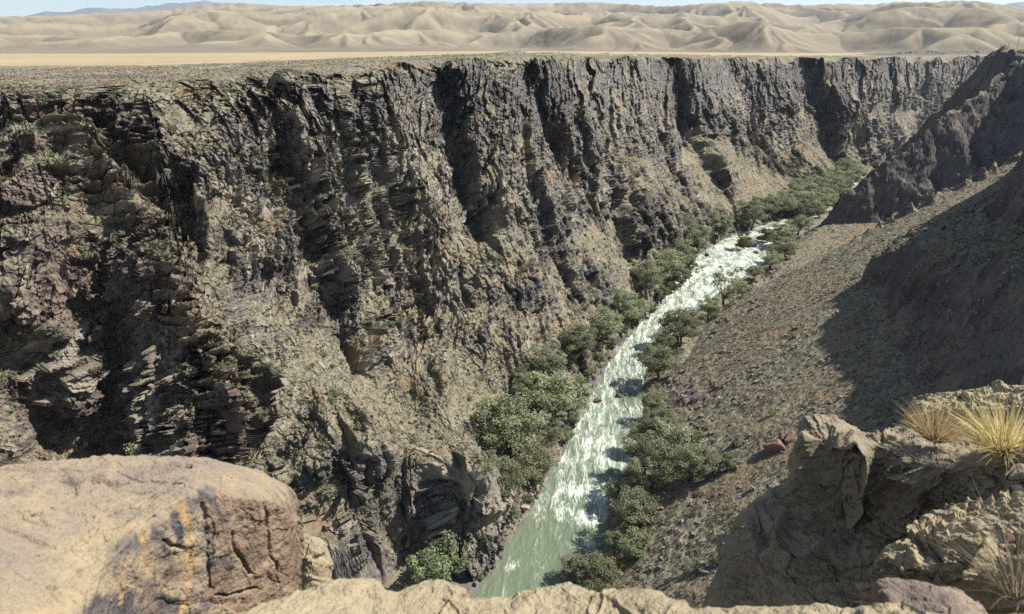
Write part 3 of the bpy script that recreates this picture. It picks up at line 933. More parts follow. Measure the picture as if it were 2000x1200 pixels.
def build_hills():
    az = np.radians(np.linspace(-48, 48, 1500)); rr = np.exp(np.linspace(math.log(1120), math.log(4200), 360))
    A, R = np.meshgrid(az, rr)
    x, y = R * np.sin(A), R * np.cos(A)
    rng = np.random.default_rng(5)
    segs = []

    def spur(px, py, pz, ang, length, drop, depth):
        """a ridge line going down, bending, with side ridges: hills are the cones that lean on it"""
        n = max(2, int(length / 110))
        step = length / n
        for i in range(n):
            ang += rng.uniform(-.28, .28)
            qx, qy = px + math.sin(ang) * step, py - math.cos(ang) * step
            qz = pz - drop / n * rng.uniform(.5, 1.5)
            if qz < -10: qz = -10
            segs.append((px, py, pz, qx, qy, qz))
            if depth > 0 and pz > 12:
                for sgn in (-1, 1):
                    if rng.random() < .8:
                        ll = rng.uniform(.28, .55) * length * (1 - .35 * i / n)
                        spur(px, py, pz, ang + sgn * rng.uniform(.6, 1.15), ll, min(pz * .95, drop * rng.uniform(.45, .8)), depth - 1)
            px, py, pz = qx, qy, qz
            if pz <= -9: break
    for rad0, hh, n in ((3600, 190, 22), (2900, 130, 26), (2200, 85, 30), (1650, 42, 30)):
        prev = None
        for a_ in np.linspace(-52, 52, n):
            a_ = math.radians(a_ + rng.uniform(-2, 2)); r0 = rad0 * rng.uniform(.9, 1.1)
            z0 = hh * rng.uniform(.75, 1.15)
            if rad0 < 2000 and a_ < 0: z0 *= .6
            px, py = r0 * math.sin(a_), r0 * math.cos(a_)
            if prev: segs.append((*prev, px, py, z0))
            prev = (px, py, z0)
            spur(px, py, z0, a_ * .9 + rng.uniform(-.6, .6), z0 * 4.6, z0 * .95, 2)
    wx = (x + 26 * fbm(x / 170, y / 170, 3, 151)).astype(np.float32); wy = (y + 26 * fbm(x / 170, y / 170, 3, 152)).astype(np.float32)
    h = np.full(x.shape, -30.0, np.float32)
    kslope = .52
    for (ax, ay, a3, bx, by, b3) in segs:
        reach = max(a3, b3, 20) / kslope + 60
        a0 = math.atan2(ax, ay); a1 = math.atan2(bx, by)
        ra, rb = math.hypot(ax, ay), math.hypot(bx, by)
        rmin, rmax = min(ra, rb) - reach, max(ra, rb) + reach
        i0, i1 = np.searchsorted(rr, [rmin, rmax])
        da = reach / max(rmin, 500)
        j0, j1 = np.searchsorted(az, [min(a0, a1) - da, max(a0, a1) + da])
        if i1 <= i0 or j1 <= j0: continue
        sx, sy = wx[i0:i1, j0:j1], wy[i0:i1, j0:j1]
        dx, dy = bx - ax, by - ay; L = dx * dx + dy * dy
        t_ = np.clip(((sx - ax) * dx + (sy - ay) * dy) / L, 0, 1)
        dist = np.sqrt((sx - ax - t_ * dx) ** 2 + (sy - ay - t_ * dy) ** 2)
        v = a3 + t_ * (b3 - a3) - kslope * (np.sqrt(dist * dist + 4 * 4) - 4)
        h[i0:i1, j0:j1] = np.maximum(h[i0:i1, j0:j1], v)
    h = np.log1p(np.exp(np.clip((h + 4) / 5, -20, 60))) * 5
    h = h + sstep(R, 1000, 1800) * 4 * fbm(wx / 60, wy / 60, 3, 155)
    h = h - np.minimum(h * .35, sstep(R, 1300, 2000) * 5 * ridged(wx / 130, wy / 130, 3, 157, .6))
    fan = np.clip(.25 - np.degrees(A) / 90, 0, 1)
    h = h + sstep(R, 700, 2200) * 45 * fan * (1 + .3 * fbm(x / 200, y / 200, 3, 156))
    h = h * sstep(R, 1130, 1500)
    # skyline as photographed
    us = [-100, 0, 100, 200, 300, 440, 500, 560, 680, 760, 830, 900, 1000, 1160, 1300, 1370, 1450, 1560, 1640, 1700, 1760, 1800, 1890, 1960, 2000, 2100]
    vs = [30, 31, 30, 24, 21, 5, 8, 12, 11, 8, 3, 6, 8, 5, 13, 8, 3, 11, 7, 10, 3, 6, 1, 9, 18, 20]
    tgt_az = [math.atan2(*ray(u, v)[:2]) for u, v in zip(us, vs)]
    tgt = [math.atan2(ray(u, v)[2], math.hypot(*ray(u, v)[:2])) for u, v in zip(us, vs)]
    T = np.tan(np.interp(az, tgt_az, tgt))
    base = 84.5 - 4.0 * (1 - sstep(R, 1120, 1300))
    k = (h / R).max(0)
    kk = np.maximum((h + base - 90) / R, 1e-4).max(0)
    f = np.clip(T / kk, .3, 3)
    f = np.convolve(np.pad(f, 9, mode='edge'), np.ones(19) / 19, 'valid')
    z = base + h * f[None]
    X = np.stack([x, y, z], -1)
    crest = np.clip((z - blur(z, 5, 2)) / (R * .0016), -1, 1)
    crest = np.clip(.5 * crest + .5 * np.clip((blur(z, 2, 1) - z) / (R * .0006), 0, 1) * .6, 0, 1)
    o = mesh_obj("hills", X, grid_faces(*z.shape, True), hills_material(), smooth=True, attrs={"crest": crest})
    tag(o, kind="structure")


def build_plain():
    us = sorted(WALL)
    raz = [math.atan2(*P(u, *WALL[u][-1])[:2]) for u in us]
    rim_r = [WALL[u][-1][1] + 78 for u in us]
    az = np.radians(np.linspace(-52, 52, 700))
    rim = np.interp(az, raz + [math.radians(40), math.radians(52)], rim_r + [1300, 1400])
    k = np.linspace(0, 1, 200)[:, None] ** 1.6
    R = rim[None] * (3500 / rim[None]) ** k
    A = az[None] * np.ones_like(R)
    x, y = R * np.sin(A), R * np.cos(A)
    zc = np.interp(np.degrees(A), [-52, -25, -12, 0, 15, 28, 40, 52], [84.8, 84.8, 86.4, 88.2, 85.4, 84.4, 86, 88])
    z = zc - .1 - 2.5 * (1 - sstep(R - rim[None], 0, 34)) + .3 * fbm(x / 60, y / 60, 4, 161) + sstep(R, 500, 3000) * 2.0
    X = np.stack([x, y, z], -1)
    o = mesh_obj("plain", X, grid_faces(*z.shape, True), plain_material(), smooth=True)
    tag(o, kind="structure")


def build_mountains():
    k = NT("far_mountain", .95, .1)
    c = k.mix(k.noise(.0006, 5, .6), (.10, .105, .12), (.17, .165, .165))  # rock colour with some blue of the distance haze put in
    m = k.done(c)
    az = np.radians(np.linspace(-50, 50, 900)); rr = np.linspace(11500, 15500, 60)
    A, R = np.meshgrid(az, rr)
    us = [-200, 0, 60, 120, 220, 300, 360, 400, 440, 540, 600, 700, 1850, 1945, 1975, 2000, 2100]
    vs = [30, 36, 24, 19, 10, 11, 3, 2, 5, 9, 16, 40, 40, 14, 3, 1, 4]
    ta = [math.atan2(*ray(u, v)[:2]) for u, v in zip(us, vs)]
    te = [math.atan2(ray(u, v)[2], math.hypot(*ray(u, v)[:2])) for u, v in zip(us, vs)]
    T = np.tan(np.interp(az, ta, te))[None] * 13500
    x, y = R * np.sin(A), R * np.cos(A)
    prof = 1 - np.abs((R - 13500) / 2000)
    z = 60 + (T + 30) * np.clip(prof, 0, 1) ** .8 * (.93 + .10 * ridged(x / 900, y / 900, 4, 171))
    o = mesh_obj("mountains", np.stack([x, y, z], -1), grid_faces(*z.shape, True), m, smooth=True)
    tag(o, kind="structure")


build_plain()
build_hills()
build_mountains()


def lava_field():
    """dark broken ground on the plateau beyond the far end of the canyon"""
    az = np.radians(np.linspace(16, 44, 420)); k = np.linspace(0, 1, 90)
    us = sorted(WALL)
    raz = [math.atan2(*P(u, *WALL[u][-1])[:2]) for u in us]
    rim = np.interp(az, raz + [math.radians(44)], [WALL[u][-1][1] for u in us] + [1200]) + 130
    A = az[None] * np.ones((90, 1)); R = rim[None] + k[:, None] * 420
    x, y = R * np.sin(A), R * np.cos(A)
    w = .55 * sstep(np.degrees(A), 19, 31) * np.sin(math.pi * k)[:, None] ** .5
    z = 82.8 + w * (5.5 + 5 * fbm(x / 45, y / 45, 4, 181) + 4 * facets(x / 14, y / 14, 182)[0]) + 1.2 * sstep(np.degrees(A), 20, 34)
    zz = np.zeros(z.shape)
    o = mesh_obj("lava_field", np.stack([x, y, z], -1), grid_faces(90, 420, True), M_WALL,
                 attrs={"veg": zz + .15, "red": zz, "varnish": zz + .4, "pale": zz})
    tag(o, kind="structure")


lava_field()
# ------------------------------------------------------------------ plants
def leaf_material(name, cols, dry=None):
    m = bpy.data.materials.new(name); m.use_nodes = True
    t = m.node_tree
    b = t.nodes["Principled BSDF"]
    b.inputs["Roughness"].default_value = .6; b.inputs["Specular IOR Level"].default_value = .2
    at = t.nodes.new("ShaderNodeAttribute"); at.attribute_name = "shade"
    oi = t.nodes.new("ShaderNodeObjectInfo")
    r = t.nodes.new("ShaderNodeValToRGB")
    for i, c in enumerate(cols):
        e = r.color_ramp.elements[i] if i < 2 else r.color_ramp.elements.new(1.0)
        e.position = i / (len(cols) - 1); e.color = (*c, 1)
    t.links.new(at.outputs["Fac"], r.inputs[0])
    hs = t.nodes.new("ShaderNodeHueSaturation")
    mr = t.nodes.new("ShaderNodeMapRange"); mr.inputs[3].default_value = .75; mr.inputs[4].default_value = 1.25
    mh = t.nodes.new("ShaderNodeMapRange"); mh.inputs[3].default_value = .485; mh.inputs[4].default_value = .515
    t.links.new(oi.outputs["Random"], mr.inputs[0]); t.links.new(oi.outputs["Random"], mh.inputs[0])
    t.links.new(mr.outputs[0], hs.inputs["Value"]); t.links.new(mh.outputs[0], hs.inputs["Hue"])
    t.links.new(r.outputs[0], hs.inputs["Color"])
    t.links.new(hs.outputs[0], b.inputs["Base Color"])
    tr = t.nodes.new("ShaderNodeBsdfTranslucent"); t.links.new(hs.outputs[0], tr.inputs[0])
    mx = t.nodes.new("ShaderNodeMixShader"); mx.inputs[0].default_value = .45
    out = [n for n in t.nodes if n.type == 'OUTPUT_MATERIAL'][0]
    t.links.new(b.outputs[0], mx.inputs[1]); t.links.new(tr.outputs[0], mx.inputs[2]); t.links.new(mx.outputs[0], out.inputs[0])
    return m


M_LEAF = leaf_material("willow_leaves", [(.18, .20, .105), (.28, .295, .17), (.40, .405, .265)])
M_BUSH = leaf_material("bush_leaves", [(.12, .145, .07), (.20, .225, .115), (.28, .31, .17)])
M_YELLOW = leaf_material("yellow_leaves", [(.14, .13, .03), (.24, .21, .05), (.34, .29, .08)])
M_PALEBUSH = leaf_material("sage_leaves", [(.10, .105, .065), (.17, .17, .115), (.26, .25, .18)])


def bark_material():
    k = NT("bark", .9, .15)
    c = k.mix(k.noise(6, 5, .6, stretch=(1, 1, .25)), (.045, .036, .028), (.14, .115, .09))
    return k.done(c, k.bump(k.noise(12, 5, .6, stretch=(1, 1, .2)), .6, .05))


M_BARK = bark_material()


def quads(cent, nrm, size, rng, aspect=.6):
    """one leaf quad at every centre, facing nrm, turned at random"""
    n = len(cent)
    r = rng.normal(size=(n, 3))
    a = np.cross(nrm, r); a /= np.maximum(np.linalg.norm(a, axis=1, keepdims=True), 1e-6)
    b = np.cross(nrm, a); b /= np.maximum(np.linalg.norm(b, axis=1, keepdims=True), 1e-6)
    a = a * size[:, None]; b = b * size[:, None] * aspect
    V = np.stack([cent - a, cent - b * .9 + a * .15, cent + a, cent + b * .9 + a * .15], 1).reshape(-1, 3)
    return V, np.arange(4 * n).reshape(-1, 4)


def tube(path, rad, sides=6):
    path = np.asarray(path, float); rad = np.asarray(rad, float)
    t = np.gradient(path, axis=0); t /= np.maximum(np.linalg.norm(t, axis=1, keepdims=True), 1e-6)
    ref = np.array([.31, .95, .1])
    a = np.cross(t, ref); a /= np.maximum(np.linalg.norm(a, axis=1, keepdims=True), 1e-6)
    b = np.cross(t, a)
    th = np.linspace(0, 2 * math.pi, sides, endpoint=False)
    V = path[:, None] + rad[:, None, None] * (np.cos(th)[None, :, None] * a[:, None] + np.sin(th)[None, :, None] * b[:, None])
    n = len(path)
    i = np.arange(n * sides).reshape(n, sides); j = np.roll(i, -1, axis=1)
    Fq = np.stack([i[:-1], j[:-1], j[1:], i[1:]], -1).reshape(-1, 4)
    return V.reshape(-1, 3), Fq


def join(parts):
    V, Fc, k = [], [], 0
    for v, f in parts:
        V.append(v); Fc.append(f + k); k += len(v)
    return np.concatenate(V), np.concatenate(Fc)


def tree_meshes(seed, h, w, nclump, nleaf, leaf, low=.28, lean=0.0, gaps=.25):
    """trunk (with limbs) and crown of one tree, base at the origin"""
    rng = np.random.default_rng(seed)
    limbs = []
    sq = rng.uniform(.75, 1.15, 2)
    base_n = 2 if rng.random() < .6 else 1
    tips = []
    ctr = []
    for i in range(nclump):
        for _ in range(30):
            p = rng.normal(size=3); p /= np.linalg.norm(p)
            rr = rng.uniform(.3, 1.25) ** .7
            q = np.array([p[0] * w * .40 * rr * sq[0] + lean * w * .3, p[1] * w * .40 * rr * sq[1], h * (.60 + .34 * p[2] * rr)])
            if q[2] < h * low: continue
            if all(np.linalg.norm(q - c) > w * .13 for c in ctr): break
        ctr.append(q)
    ctr = np.array(ctr)
    fork = []
    for k in range(base_n):
        f = np.array([rng.uniform(-.08, .08) * w + lean * w * .12, rng.uniform(-.08, .08) * w, h * rng.uniform(.24, .36)])
        b0 = np.array([rng.uniform(-.03, .03) * w, rng.uniform(-.03, .03) * w, -.6])
        mid = (b0 + f) / 2 + rng.normal(size=3) * .03 * w
        r0 = .028 * h
        limbs.append(tube([b0, mid, f], [r0 * 1.3, r0, r0 * .8]))
        fork.append((f, r0 * .8))
    for c in ctr:
        f, r0 = fork[int(np.argmin([np.linalg.norm(c - f_[0]) for f_ in fork]))]
        m1 = f + (c - f) * .4 + rng.normal(size=3) * .05 * w; m2 = f + (c - f) * .75 + rng.normal(size=3) * .04 * w
        limbs.append(tube([f, m1, m2, c], [r0 * .55, r0 * .38, r0 * .22, r0 * .08], 5))
    cen, nrm, siz, shd = [], [], [], []
    for c in ctr:
        rad = w * rng.uniform(.07, .15)
        n = int(nleaf * rng.uniform(.6, 1.3))
        p = rng.normal(size=(n, 3)); p /= np.linalg.norm(p, axis=1, keepdims=True)
        rr = rng.uniform(.25, 1.0, n) ** .55 * (1 + .35 * rng.normal(size=n) * .5)
        q = c + p * (rr * rad)[:, None] * np.array([1.1, 1.1, .72])
        q = q[(q[:, 2] > .25)]
        n = len(q)
        cen.append(q)
        d = p[:n] * .8 + rng.normal(size=(n, 3)) * .7 + np.array([0, 0, .35])
        nrm.append(d / np.linalg.norm(d, axis=1, keepdims=True))
        siz.append(leaf * rng.uniform(.6, 1.4, n))
        shd.append(np.clip(rng.uniform(.15, .75) + rng.normal(size=n) * .22, 0, 1))
    cen, nrm, siz, shd = map(np.concatenate, (cen, nrm, siz, shd))
    V, Fq = quads(cen, nrm, siz, rng)
    return join(limbs), (V, Fq, np.repeat(shd, 4))


def make_plant(name, seed, h, w, nclump, nleaf, leaf, mat, **kw):
    (tv, tf), (cv, cf, cs) = tree_meshes(seed, h, w, nclump, nleaf, leaf, **kw)
    root = empty(name, (0, 0, 0))
    mesh_obj("trunk", tv, tf, M_BARK, root, smooth=True)
    mesh_obj("crown", cv, cf, mat, root, attrs={"shade": cs})
    return root


KIDS = {}


def copy_tree(o):
    """a thing and copies of its parts"""
    c = o.copy(); COL.objects.link(c)
    for ch in KIDS.setdefault(o, list(o.children)):
        d = ch.copy(); COL.objects.link(d); d.parent = c
    return c


GROUND = np.concatenate([E_XYZ[::2, ::2].reshape(-1, 3), V_XYZ[::2, ::2].reshape(-1, 3),
                         W_XYZ[:700:3, ::3].reshape(-1, 3)])
GROUND = GROUND[(GROUND[:, 2] < 70) & (GROUND[:, 2] > -1.5)]
_cell = {}
_gi = np.floor(GROUND[:, :2] / 2.0).astype(int)
for _k, (_a, _b) in enumerate(_gi):
    _cell.setdefault((_a, _b), []).append(_k)


def ground_z(x, y, zmax=60):
    a, b = math.floor(x / 2.0), math.floor(y / 2.0)
    ids = [k for i in (-1, 0, 1) for j in (-1, 0, 1) for k in _cell.get((a + i, b + j), ())]
    if not ids: return 0.3
    g = GROUND[ids]
    d = np.hypot(g[:, 0] - x, g[:, 1] - y)
    m = d < max(1.3, d.min() + .05)
    zz = g[m, 2]; zz = zz[zz < zmax]
    return float(np.percentile(zz, 70)) if len(zz) else .3


PROTO = {}


def proto(kind):
    if kind not in PROTO:
        if kind[0] == 'w':       # willow-like riverside trees
            i = int(kind[1:])
            PROTO[kind] = make_plant("riverside_tree", 300 + i, 8.0, 8.4, (40, 34, 44, 30)[i], 200, .165, M_LEAF, low=(.16, .22, .12, .2)[i])
        elif kind == 'o':        # open, thin crown on bent limbs
            PROTO[kind] = make_plant("riverside_tree", 321, 8.0, 8.8, 17, 110, .19, M_LEAF, low=.4, lean=-.4)
        elif kind[0] == 'b':
            i = int(kind[1:])
            PROTO[kind] = make_plant("bush", 340 + i, 4.0, 5.0, 24, 150, .15, M_BUSH, low=.05)
        elif kind == 'y':
            PROTO[kind] = make_plant("bush", 351, 3.0, 2.8, 12, 110, .12, M_YELLOW, low=.05)
        elif kind == 's':
            PROTO[kind] = make_plant("bush", 352, 3.0, 4.2, 14, 120, .12, M_PALEBUSH, low=.05)
        PROTO[kind]["_first"] = 1
    return PROTO[kind]


def plant(kind, u, v, wpx, label, group=None, rz=None, hk=1.0):
    p = proto(kind)
    H0, W0 = {'w': (8.0, 8.4), 'o': (8.0, 8.8), 'b': (4.0, 5.0), 'y': (3.0, 2.8), 's': (3.0, 4.2)}[kind[0]]
    zg = 1.0
    for _ in range(6):
        X = Pz(u, v, zg + .3 * wpx / F * 150)
        sl = np.linalg.norm(X - np.array([0, 0, CZ]))
        W = wpx / F * sl * 1.03
        H = W * H0 / W0 * hk * (.85 if kind[0] == 'w' else 1)
        X = Pz(u, v, min(zg + .52 * H, 88))
        zg = .5 * zg + .5 * max(ground_z(X[0], X[1], 40), .15)
    o = p if p.get("_first") else copy_tree(p)
    if p.get("_first"): del p["_first"]
    o.location = (X[0], X[1], zg - .1)
    s = W / W0
    o.scale = (s, s, s * hk * (.85 if kind[0] == 'w' else 1))
    o.rotation_euler = (0, 0, rz if rz is not None else random.uniform(0, 6.28))
    tag(o, label, "bush" if o.name.startswith("bush") else "tree", group)
    return o


random.seed(4)
PLANTS = [
    # left bank, from the pool upstream
    ('b0', 855, 1105, 110, "dark green bush at the foot of the low tan cliff beside the pool"),
    ('w0', 985, 938, 95, "rounded tree with dark forked trunk just above the pool's left bank"),
    ('o', 942, 918, 62, "half bare greyish tree on top of the low tan cliff"),
    ('w1', 1036, 905, 92, "olive tree leaning over the pair of white-capped rocks"),
    ('w2', 990, 832, 140, "largest broad grey-green tree, its shadow falling on the bare talus"),
    ('w3', 1062, 850, 84, "tree squeezed between the largest tree and the rapids"),
    ('w1', 1083, 772, 130, "wide tree beside the single reddish rock in the rapids"),
    ('w0', 1030, 755, 66, "small olive tree behind the wide tree beside the reddish rock"),
    ('w3', 1072, 705, 84, "dark tree backed by the crumbling grassy slope, below the bend in the bank"),
    ('b0', 1020, 730, 46, "low silvery bush at the talus foot, behind the left bank trees"),
    ('w2', 1132, 672, 76, "tree standing where the left bank bulges into white water"),
    ('w1', 1178, 632, 84, "tall rounded tree above dark stones at the water's edge"),
    ('w0', 1228, 603, 78, "dense tree overhanging the narrow white chute"),
    ('w3', 1205, 580, 50, "small tree tucked uphill of the tree overhanging the chute"),
    ('w2', 1262, 540, 70, "tree at the downstream end of the bright green bank"),
    ('w1', 1298, 515, 74, "tree in the middle of the bright green bank"),
    ('w0', 1322, 487, 70, "tallest tree over the bright green bank"),
    ('b1', 1330, 540, 44, "bright green low bush at the water beside the long grove"),
    ('b1', 1292, 572, 38, "bright green bush hanging over the stony left edge"),
    ('w3', 1362, 452, 58, "pale tree at the upstream end of the long grove"),
    ('w1', 1338, 455, 46, "tree against the rock foot behind the pale grove tree"),
    ('w2', 1395, 432, 46, "tree under the pinkish scree slope, beside still green water"),
    ('w0', 1415, 420, 40, "slim tree under the pinkish scree slope, in front of a rock knob"),
    ('w3', 1470, 415, 66, "big dark tree at the upstream bend of the river"),
    # right bank, from the ledge upstream
    ('w0', 1168, 1128, 86, "tree showing just over the pale ledge at the bottom of the gorge"),
    ('w2', 1122, 1112, 62, "dark shrubby tree closest to the pool, over the pale ledge"),
    ('y', 1202, 1108, 30, "small yellow bush between the ledge trees"),
    ('b0', 1235, 1060, 66, "round bush on the bare right bank above the yellow bush"),
    ('w3', 1205, 1058, 54, "tree beside the small wet rock with a white wake"),
    ('w1', 1238, 992, 92, "tree over the eddy, downstream end of the right bank thicket"),
    ('w0', 1205, 960, 52, "small dark tree leaning out over the last white wave"),
    ('w2', 1268, 925, 80, "dark tree below the widest right bank thicket"),
    ('w3', 1250, 880, 76, "tree with a branch reaching far over the rapids"),
    ('w1', 1318, 868, 110, "broad grey tree in the widest part of the right bank thicket"),
    ('w0', 1352, 905, 90, "broad tree on the uphill edge of the widest thicket"),
    ('w2', 1298, 825, 66, "tree at the upstream end of the widest thicket"),
    ('b1', 1420, 902, 40, "single dark green round shrub on the bare slope by the thicket"),
    ('w3', 1278, 785, 58, "lone tree casting a dark shadow on the rapids"),
    ('w1', 1288, 705, 84, "leafy tree under the little bluff, leaning on the rapids"),
    ('w0', 1330, 640, 82, "wide crowned tree at the foot of the sunlit spur"),
    ('w2', 1300, 665, 54, "tree below the wide crowned tree at the spur foot"),
    ('o', 1412, 562, 84, "thin open tree with bent limbs on the toe of the spur"),
    ('w3', 1388, 600, 52, "low tree below the open tree on the spur toe"),
    ('w0', 1474, 532, 32, "small round tree peeping over the spur edge"),
    ('w1', 1508, 507, 40, "tree over the spur edge, nearest the mid-river islet"),
    ('w2', 1536, 484, 42, "round pale tree over the spur edge at the dark cliff foot"),
    ('w3', 1532, 455, 52, "tree on the right bank opposite the islet"),
    ('b1', 1497, 458, 30, "round bush on the stony point opposite the islet"),
    ('y', 1455, 468, 30, "yellow-green bush growing alone on the mid-river islet"),
    ('w0', 1562, 440, 44, "tree against the foot of the shaded cliff"),
    ('s', 1352, 1106, 46, "silvery shrub on the dark scree near the bottom of the slope"),
    ('b0', 1405, 1090, 30, "straw green shrub beside the silvery shrub on the scree"),
    ('w1', 1520, 470, 36, "low tree between the islet channel and the spur edge"),
    ('b0', 1512, 492, 28, "low bush under the trees over the spur edge"),
    ('w0', 1258, 850, 60, "small tree at the waterline of the widest right bank thicket"),
    ('w3', 1222, 1022, 50, "small tree between the eddy tree and the bare bank"),
    # left gully and wall
    ('b0', 85, 850, 76, "large green bush in the mouth of the dark gully"),
    ('b1', 30, 758, 48, "bright bush high in the gully against the shaded slab"),
    ('b0', 132, 872, 40, "low green bush at the gully's dark back wall"),
    ('b1', 62, 900, 46, "low bush nearest the big boulder in the gully"),
    ('b0', 742, 740, 42, "dark bush in the crack where the cliff meets the talus"),
    ('b1', 342, 492, 30, "bright green bush at the top of the grassy bench by the red rib"),
    ('b0', 232, 715, 24, "small yellow-green bush in the shaded back of the gully"),
]
for p_ in PLANTS:
    plant(*p_)
for i, (u, v, w) in enumerate(((1000, 1000, 34), (1030, 975, 26), (1048, 940, 30), (1066, 900, 30), (1105, 850, 34), (1118, 815, 30), (1140, 770, 30), (1125, 790, 26), (1150, 725, 30), (1170, 700, 28),
                               (1196, 668, 28), (1215, 645, 26), (1246, 622, 26), (1270, 598, 26), (1312, 560, 26), (1350, 520, 26), (1345, 505, 28), (1365, 485, 24), (1385, 455, 22), (1410, 440, 22), (1440, 432, 24), (1160, 650, 34), (1110, 700, 34), (1060, 740, 34))):
    plant('b0' if i % 3 else 'b1', u, v, w, "low green bush, one of many filling the gaps between trees on the left bank", "low bushes along the left bank")
for i, (u, v, w) in enumerate(((1500, 405, 46), (1528, 398, 54), (1552, 388, 52), (1580, 380, 50), (1606, 372, 50), (1548, 404, 40), (1575, 400, 44),
                               (1598, 395, 44), (1575, 412, 32), (1612, 385, 40), (1640, 378, 40), (1628, 396, 34), (1662, 350, 34), (1672, 336, 30), (1600, 410, 30), (1648, 362, 36), (1620, 355, 42), (1590, 358, 40), (1635, 342, 36),
                               (1645, 325, 30), (1560, 366, 36), (1610, 400, 30), (1655, 318, 26))):
    plant('w%d' % (i % 4), u, v, w, "one of the grey-green trees crowding the valley floor beyond the river bend", "thicket beyond the river bend")
# ------------------------------------------------------------------ scrub, grass and stones on the slopes
def stone_mesh(seed, flat=.7):
    rng = np.random.default_rng(seed)
    n = 14
    th = np.linspace(0, 2 * math.pi, n * 2, endpoint=False); ph = np.linspace(0, math.pi, n)
    T, Pp = np.meshgrid(th, ph)
    p = np.stack([np.sin(Pp) * np.cos(T), np.sin(Pp) * np.sin(T), np.cos(Pp)], -1)
    for _ in range(11):                       # cut flats into the ball
        d = rng.normal(size=3); d /= np.linalg.norm(d)
        c = rng.uniform(.55, .85)
        s = (p * d).sum(-1)
        p = p - np.maximum(s - c, 0)[..., None] * d
    p = p * np.array([1, rng.uniform(.65, .9), flat]) + .04 * np.stack([fbm(p[..., 0] * 3 + k, p[..., 1] * 3 + p[..., 2] * 2, 3, seed + k) for k in range(3)], -1)
    return p.reshape(-1, 3), grid_faces(n, n * 2)


def stone_material(name, a, b):
    k = NT(name, .75, .3)
    c = k.mix(k.noise(2.5, 6, .65), a, b)
    return k.done(c, k.bump(k.noise(9, 5, .7), .6, .08))


M_WET = stone_material("wet_stone", (.035, .030, .027), (.11, .095, .08))
M_RED = stone_material("reddish_stone", (.10, .06, .045), (.24, .15, .11))
M_TANSTONE = stone_material("tan_stone", (.20, .165, .12), (.42, .35, .26))
STONES = [mesh_obj("river_rock", *stone_mesh(500 + i), (M_WET, M_WET, M_RED, M_TANSTONE)[i]) for i in range(4)]
_used = set()


def stone(kind, u, v, wpx, label, group=None, name="river_rock", z=None):
    p = STONES[kind]
    X = Pz(u, v, .2)
    zg = 0.05 if z is not None else max(ground_z(X[0], X[1], 40), 0.0)
    for _ in range(4):
        X = Pz(u, v, zg)
        zg = z if z is not None else .5 * zg + .5 * max(ground_z(X[0], X[1], 40), 0.0)
    sl = np.linalg.norm(X - np.array([0, 0, CZ]))
    s = wpx / F * sl * .5
    o = p if kind not in _used else p.copy()
    if kind in _used: COL.objects.link(o)
    _used.add(kind)
    o.name = name
    o.location = (X[0], X[1], zg + .12 * s); o.scale = (s, s, s * random.uniform(.8, 1.2)); o.rotation_euler = (0, 0, random.uniform(0, 6))
    tag(o, label, "rock", group)


stone(0, 1090, 889, 16, "dark rock capped with white spray at the edge of the rapids", z=.25)
stone(1, 1083, 909, 14, "flat dark rock just below the spray-capped rock", z=.1)
stone(2, 1168, 783, 17, "single reddish rock standing in the rapids", z=.35)
stone(0, 1207, 775, 16, "low dark rock awash at the tail of the tree shadow", z=.0)
stone(3, 1172, 1065, 14, "small tan rock with a white wake beside the right bank", z=.25)
stone(0, 1455, 479, 44, "wide dark rock carrying the islet bush", z=.1)
stone(1, 1494, 466, 30, "dark rock at the stony point opposite the islet", z=.2)
stone(1, 1476, 494, 12, "small dark rock in white water downstream of the islet", z=.15)
stone(0, 1380, 499, 10, "small black rock in white water off the left bank trees", z=.15)
stone(1, 1408, 521, 7, "tiny black rock out in the middle of the white water", z=.12)
stone(0, 1368, 481, 24, "dark flat rock under the upstream end of the long grove")
stone(1, 1352, 488, 14, "dark stone beside the flat rock under the long grove")
stone(3, 1026, 992, 20, "pale tan boulder at the pool's edge under the forked tree")
stone(3, 1042, 948, 12, "pale stone below the olive tree by the pool")
stone(2, 1515, 878, 44, "reddish square boulder on the bare slope near the outcrop", name="boulder")
stone(2, 1540, 856, 34, "dark red boulder just uphill of the square reddish one", name="boulder")
stone(0, 1440, 870, 30, "dark angular boulder downhill of the reddish boulders", name="boulder")
for i, (u, v, w) in enumerate(((1190, 687, 12), (1183, 692, 10), (1176, 700, 11), (1196, 680, 9), (1140, 742, 10), (1134, 750, 13), (1143, 733, 9), (1128, 756, 10), (1122, 825, 14), (1118, 832, 12),
                               (1282, 597, 9), (1290, 588, 9), (1325, 557, 7), (1332, 549, 7), (1360, 533, 7), (1350, 540, 8), (1372, 520, 6), (1362, 527, 7), (1010, 1010, 14),
                               (1000, 1020, 12), (992, 1032, 12), (1014, 1000, 10), (985, 1045, 10), (978, 1060, 10), (962, 1098, 12), (955, 1108, 14), (948, 1120, 12), (940, 1128, 14),
                               (1048, 972, 12), (1052, 962, 10), (1060, 950, 9), (1300, 575, 7), (1310, 566, 8), (1245, 632, 8), (1236, 640, 9))):
    stone(i % 2, u, v, w, "dark wet stone among others lining the left bank", "stones along the left bank")


def scatter(X, weight, n, rng):
    w = weight.ravel().astype(np.float64)
    a = np.linalg.norm(np.cross(np.gradient(X, axis=0), np.gradient(X, axis=1)), axis=-1).ravel()
    w = np.clip(w, 0, None) * a
    c = np.cumsum(w); idx = np.searchsorted(c, rng.random(n) * c[-1])
    return X.reshape(-1, 3)[np.clip(idx, 0, len(w) - 1)]


